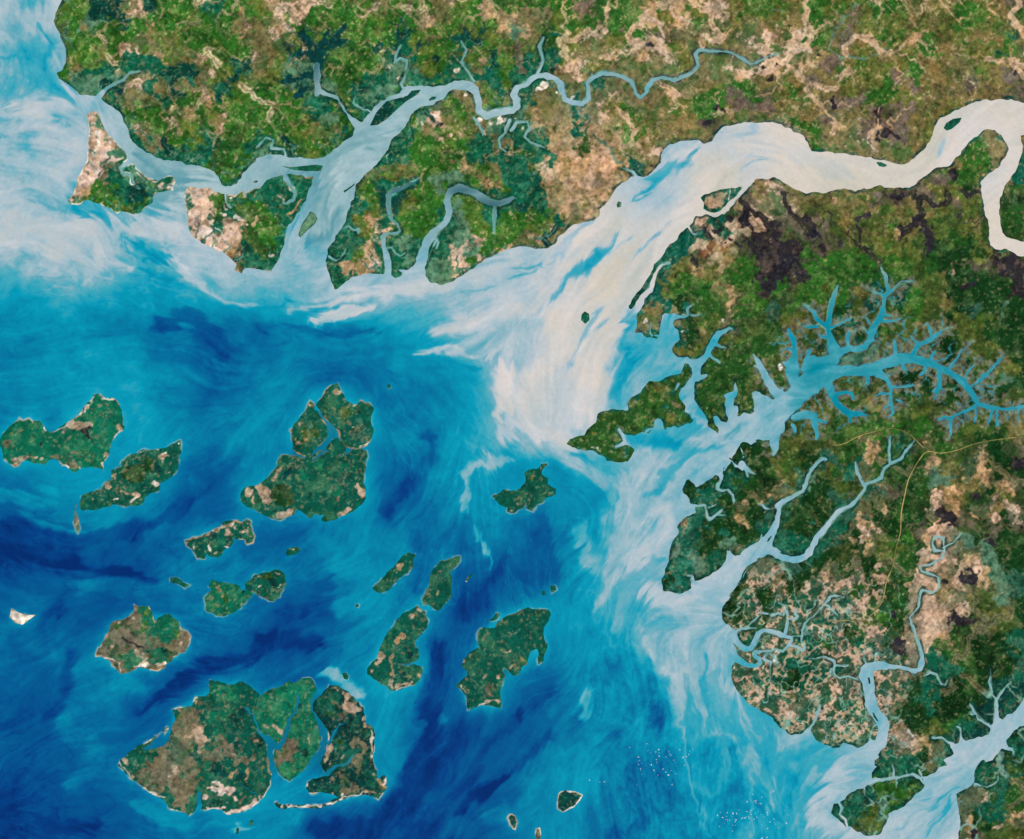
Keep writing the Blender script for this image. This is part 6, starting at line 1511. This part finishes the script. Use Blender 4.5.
# ---- road
pts = []
for s in parse(ROAD):
    P = s[:, :2]
    d = np.concatenate([[0], np.cumsum(np.hypot(*np.diff(P, axis=0).T))])
    t = np.arange(0, d[-1], 1.6)
    x = np.interp(t, d, P[:, 0]); y = np.interp(t, d, P[:, 1])
    kx = np.convolve(np.pad(x, 4, 'edge'), np.ones(9) / 9, 'valid'); ky = np.convolve(np.pad(y, 4, 'edge'), np.ones(9) / 9, 'valid')
    pts.append(np.stack([kx, ky], 1))
mr = bpy.data.materials.new('laterite_road'); mr.use_nodes = True
b = mr.node_tree.nodes['Principled BSDF']; b.inputs['Roughness'].default_value = .95
no = mr.node_tree.nodes.new('ShaderNodeTexNoise'); no.inputs['Scale'].default_value = 2.2; no.inputs['Detail'].default_value = 5
cr = mr.node_tree.nodes.new('ShaderNodeValToRGB')
cr.color_ramp.elements[0].color = (*lin((100, 106, 50)), 1); cr.color_ramp.elements[1].color = (*lin((184, 164, 96)), 1)
cr.color_ramp.elements[0].position = .38; cr.color_ramp.elements[1].position = .6
mr.node_tree.links.new(no.outputs['Fac'], cr.inputs['Fac']); mr.node_tree.links.new(cr.outputs['Color'], b.inputs['Base Color'])
for P, wd, lab in zip(pts, (.54, .40, .36), ('ochre road running from the right edge south through the forest', 'short ochre road branching west at the foot of the long road', 'faint ochre road running west from the junction')):
    T = np.gradient(P, axis=0); T /= np.maximum(np.hypot(T[:, 0], T[:, 1]), 1e-6)[:, None]
    Nn = np.stack([-T[:, 1], T[:, 0]], 1)
    V = []
    for p, nrm in zip(P, Nn):
        for sgn in (-1, 1):
            qx, qy = p + nrm * sgn * wd
            z = max(float(sample(HGT, np.array([qx], f32), np.array([qy], f32))[0]), 0) * U + .035
            V.append((*wxyz(qx, qy), z))
    F = [(2 * a, 2 * a + 1, 2 * a + 3, 2 * a + 2) for a in range(len(P) - 1)]
    me = bpy.data.meshes.new('road'); me.from_pydata(V, [], F); me.materials.append(mr)
    o = bpy.data.objects.new('road', me); COL.objects.link(o)
    tag(o, lab, 'road', kind='structure')

# ---- fair-weather clouds: small lumpy puffs over the sea
mc = bpy.data.materials.new('cloud_white'); mc.use_nodes = True
b = mc.node_tree.nodes['Principled BSDF']; b.inputs['Roughness'].default_value = 1; b.inputs['Specular IOR Level'].default_value = 0
no = mc.node_tree.nodes.new('ShaderNodeTexNoise'); no.inputs['Scale'].default_value = 9
cr = mc.node_tree.nodes.new('ShaderNodeValToRGB')
cr.color_ramp.elements[0].color = (.55, .62, .70, 1); cr.color_ramp.elements[1].color = (.76, .80, .84, 1)
mc.node_tree.links.new(no.outputs['Fac'], cr.inputs['Fac']); mc.node_tree.links.new(cr.outputs['Color'], b.inputs['Base Color'])


def puff(seed):
    r = random.Random(seed); V, F = [], []
    for k in range(5):
        cx_, cy_, rad = r.uniform(-.7, .7), r.uniform(-.5, .5), r.uniform(.35, .7)
        base = len(V); nu, nv = 8, 5
        for a in range(nv + 1):
            th = math.pi / 2 * a / nv
            for c in range(nu):
                ph = 2 * math.pi * c / nu
                w = rad * (1 + r.uniform(-.15, .15))
                V.append((cx_ + w * math.cos(th) * math.cos(ph), cy_ + w * math.cos(th) * math.sin(ph), .55 * w * math.sin(th)))
        for a in range(nv):
            for c in range(nu):
                F.append((base + a * nu + c, base + a * nu + (c + 1) % nu, base + (a + 1) * nu + (c + 1) % nu, base + (a + 1) * nu + c))
    me = bpy.data.meshes.new('cloud'); me.from_pydata(V, [], F); me.materials.append(mc)
    for p in me.polygons:
        p.use_smooth = True
    return me


PUFFS = [puff(s) for s in range(6)]
r = random.Random(11)
CLOUDS = [('small white cloud puff in the northern scatter over the blue sea', 'clouds in the northern scatter', 46,
           [(672, 755, 5, 5), (664, 766, 10, 8), (656, 772, 8, 3), (640, 764, 2, 6), (648, 750, 10, 4), (681, 756, 7, 6)]),
          ('small white cloud puff in the southern scatter near the bottom edge', 'clouds in the southern scatter', 80,
           [(732, 818, 9, 5), (746, 814, 8, 4), (757, 803, 6, 8), (742, 826, 18, 8), (768, 812, 8, 16), (775, 826, 8, 9)]),
          ('tiny white cloud puff in the western trio by itself', 'clouds in the western trio', 3, [(599, 781, 5, .8)])]
for lab, grp, num, spots in CLOUDS:
    for a in range(num):
        x, y, sx_, sy_ = spots[a % len(spots)]
        px, py = r.gauss(x, sx_), min(r.gauss(y, sy_), 850)
        s = (r.uniform(.3, .6) + (.4 if r.random() < .2 else 0)) * U * .9
        o = bpy.data.objects.new('cloud', PUFFS[a % 6]); COL.objects.link(o)
        o.location = (*wxyz(px, py), .012); o.scale = (s, s * r.uniform(.6, 1), s * .22); o.rotation_euler = (0, 0, r.uniform(0, 6.28))
        tag(o, lab, 'cloud', grp)

# ---- the country beyond the survey: the same coast carried on, coarser
step = 6.0
ex = np.arange(-900, 1924 + 1, step); ey = np.arange(-760, 1599 + 1, step)
EX, EY = np.meshgrid(ex, ey)


def fold(v, lo, hi):
    p = (v - lo) % (2 * (hi - lo)); return lo + np.where(p > hi - lo, 2 * (hi - lo) - p, p)


sx_, sy_ = fold(EX, -8, 1032).astype(f32), fold(EY, -8, 847).astype(f32)
eA = sample(ALL, sx_, sy_); eH = sample(np.maximum(HGT, -.5), sx_, sy_); eL = sample(LANDC, sx_, sy_); eS = sample(SEAC, sx_, sy_)
outc = ~((EX[:-1, :-1] > -PAD + 1) & (EX[1:, 1:] < 1024 + PAD - 2) & (EY[:-1, :-1] > -PAD + 1) & (EY[1:, 1:] < 839 + PAD - 2))
land_c = outc & (np.maximum.reduce([eA[:-1, :-1], eA[1:, :-1], eA[:-1, 1:], eA[1:, 1:]]) > 0)


def coarse(name, sel, Z, Cc, mat):
    j, i = np.nonzero(sel); n = EX.shape[1]
    idx = np.stack([(j + 1) * n + i, (j + 1) * n + i + 1, j * n + i + 1, j * n + i], 1)
    used, inv = np.unique(idx, return_inverse=True); inv = inv.reshape(-1, 4)
    me = bpy.data.meshes.new(name)
    X, Y = wxyz(EX.ravel()[used], EY.ravel()[used])
    co = np.stack([X, Y, Z.ravel()[used]], 1).astype(f32)
    me.vertices.add(len(co)); me.vertices.foreach_set('co', co.ravel())
    me.loops.add(inv.size); me.loops.foreach_set('vertex_index', inv.ravel().astype(np.int32))
    me.polygons.add(len(inv)); me.polygons.foreach_set('loop_start', np.arange(0, inv.size, 4, dtype=np.int32))
    me.polygons.foreach_set('use_smooth', np.ones(len(inv), bool))
    at = me.attributes.new('albedo', 'FLOAT_COLOR', 'POINT')
    c4 = np.ones((len(co), 4), f32); c4[:, :3] = Cc.reshape(-1, 3)[used]; at.data.foreach_set('color', c4.ravel())
    me.update(calc_edges=True); me.materials.append(mat)
    o = bpy.data.objects.new(name, me); COL.objects.link(o)
    return o


o = coarse('sea', outc, np.full(EX.shape, -.012), eS, M_SEA); tag(o, 'blue sea carrying on beyond the edges', 'sea', kind='structure')
o = coarse('terrain', land_c, eH * U - .012, eL, M_LAND['woodland']); tag(o, 'green land carrying on beyond the edges', 'mainland', kind='structure')
me = bpy.data.meshes.new('sea'); R = 2500
me.from_pydata([(-R, -R, -.06), (R, -R, -.06), (R, R, -.06), (-R, R, -.06)], [], [(0, 1, 2, 3)])
at = me.attributes.new('albedo', 'FLOAT_COLOR', 'POINT'); at.data.foreach_set('color', np.tile(np.append(lin((8, 90, 150)), 1).astype(f32), 4))
me.materials.append(M_SEA); o = bpy.data.objects.new('sea', me); COL.objects.link(o); tag(o, 'open ocean reaching to the horizon', 'ocean', kind='structure')

# ---------------------------------------------------------------- light, camera
world = bpy.data.worlds.new('World'); scene.world = world; world.use_nodes = True
nt = world.node_tree
sky = nt.nodes.new('ShaderNodeTexSky'); sky.sky_type = 'NISHITA'; sky.sun_disc = False
ELEV, AZ = math.radians(56), math.radians(125)          # late morning sun, south-east
sky.sun_elevation = ELEV; sky.sun_rotation = AZ
bg = nt.nodes['Background']; bg.inputs['Strength'].default_value = .06
nt.links.new(sky.outputs['Color'], bg.inputs['Color'])
ld = bpy.data.lights.new('sun', 'SUN'); ld.energy = 3.3; ld.angle = math.radians(.5); ld.color = (1.0, .955, .90)
so = bpy.data.objects.new('sun', ld); COL.objects.link(so)
so.rotation_euler = (math.pi / 2 - ELEV, 0, math.pi - AZ)
so.location = (30, -30, 60)
cam = bpy.data.cameras.new('camera'); HC = 190.0
cam.sensor_fit = 'HORIZONTAL'; cam.sensor_width = 36; cam.lens = 36 * HC / (1024 * U)
cam.clip_start = 1; cam.clip_end = 8000
co_ = bpy.data.objects.new('camera', cam); COL.objects.link(co_); co_.location = (0, 0, HC)
scene.camera = co_
vs = scene.view_settings
vs.view_transform = 'Standard'; vs.look = 'None'; vs.gamma = 1; vs.use_curve_mapping = False; vs.exposure = 0.0
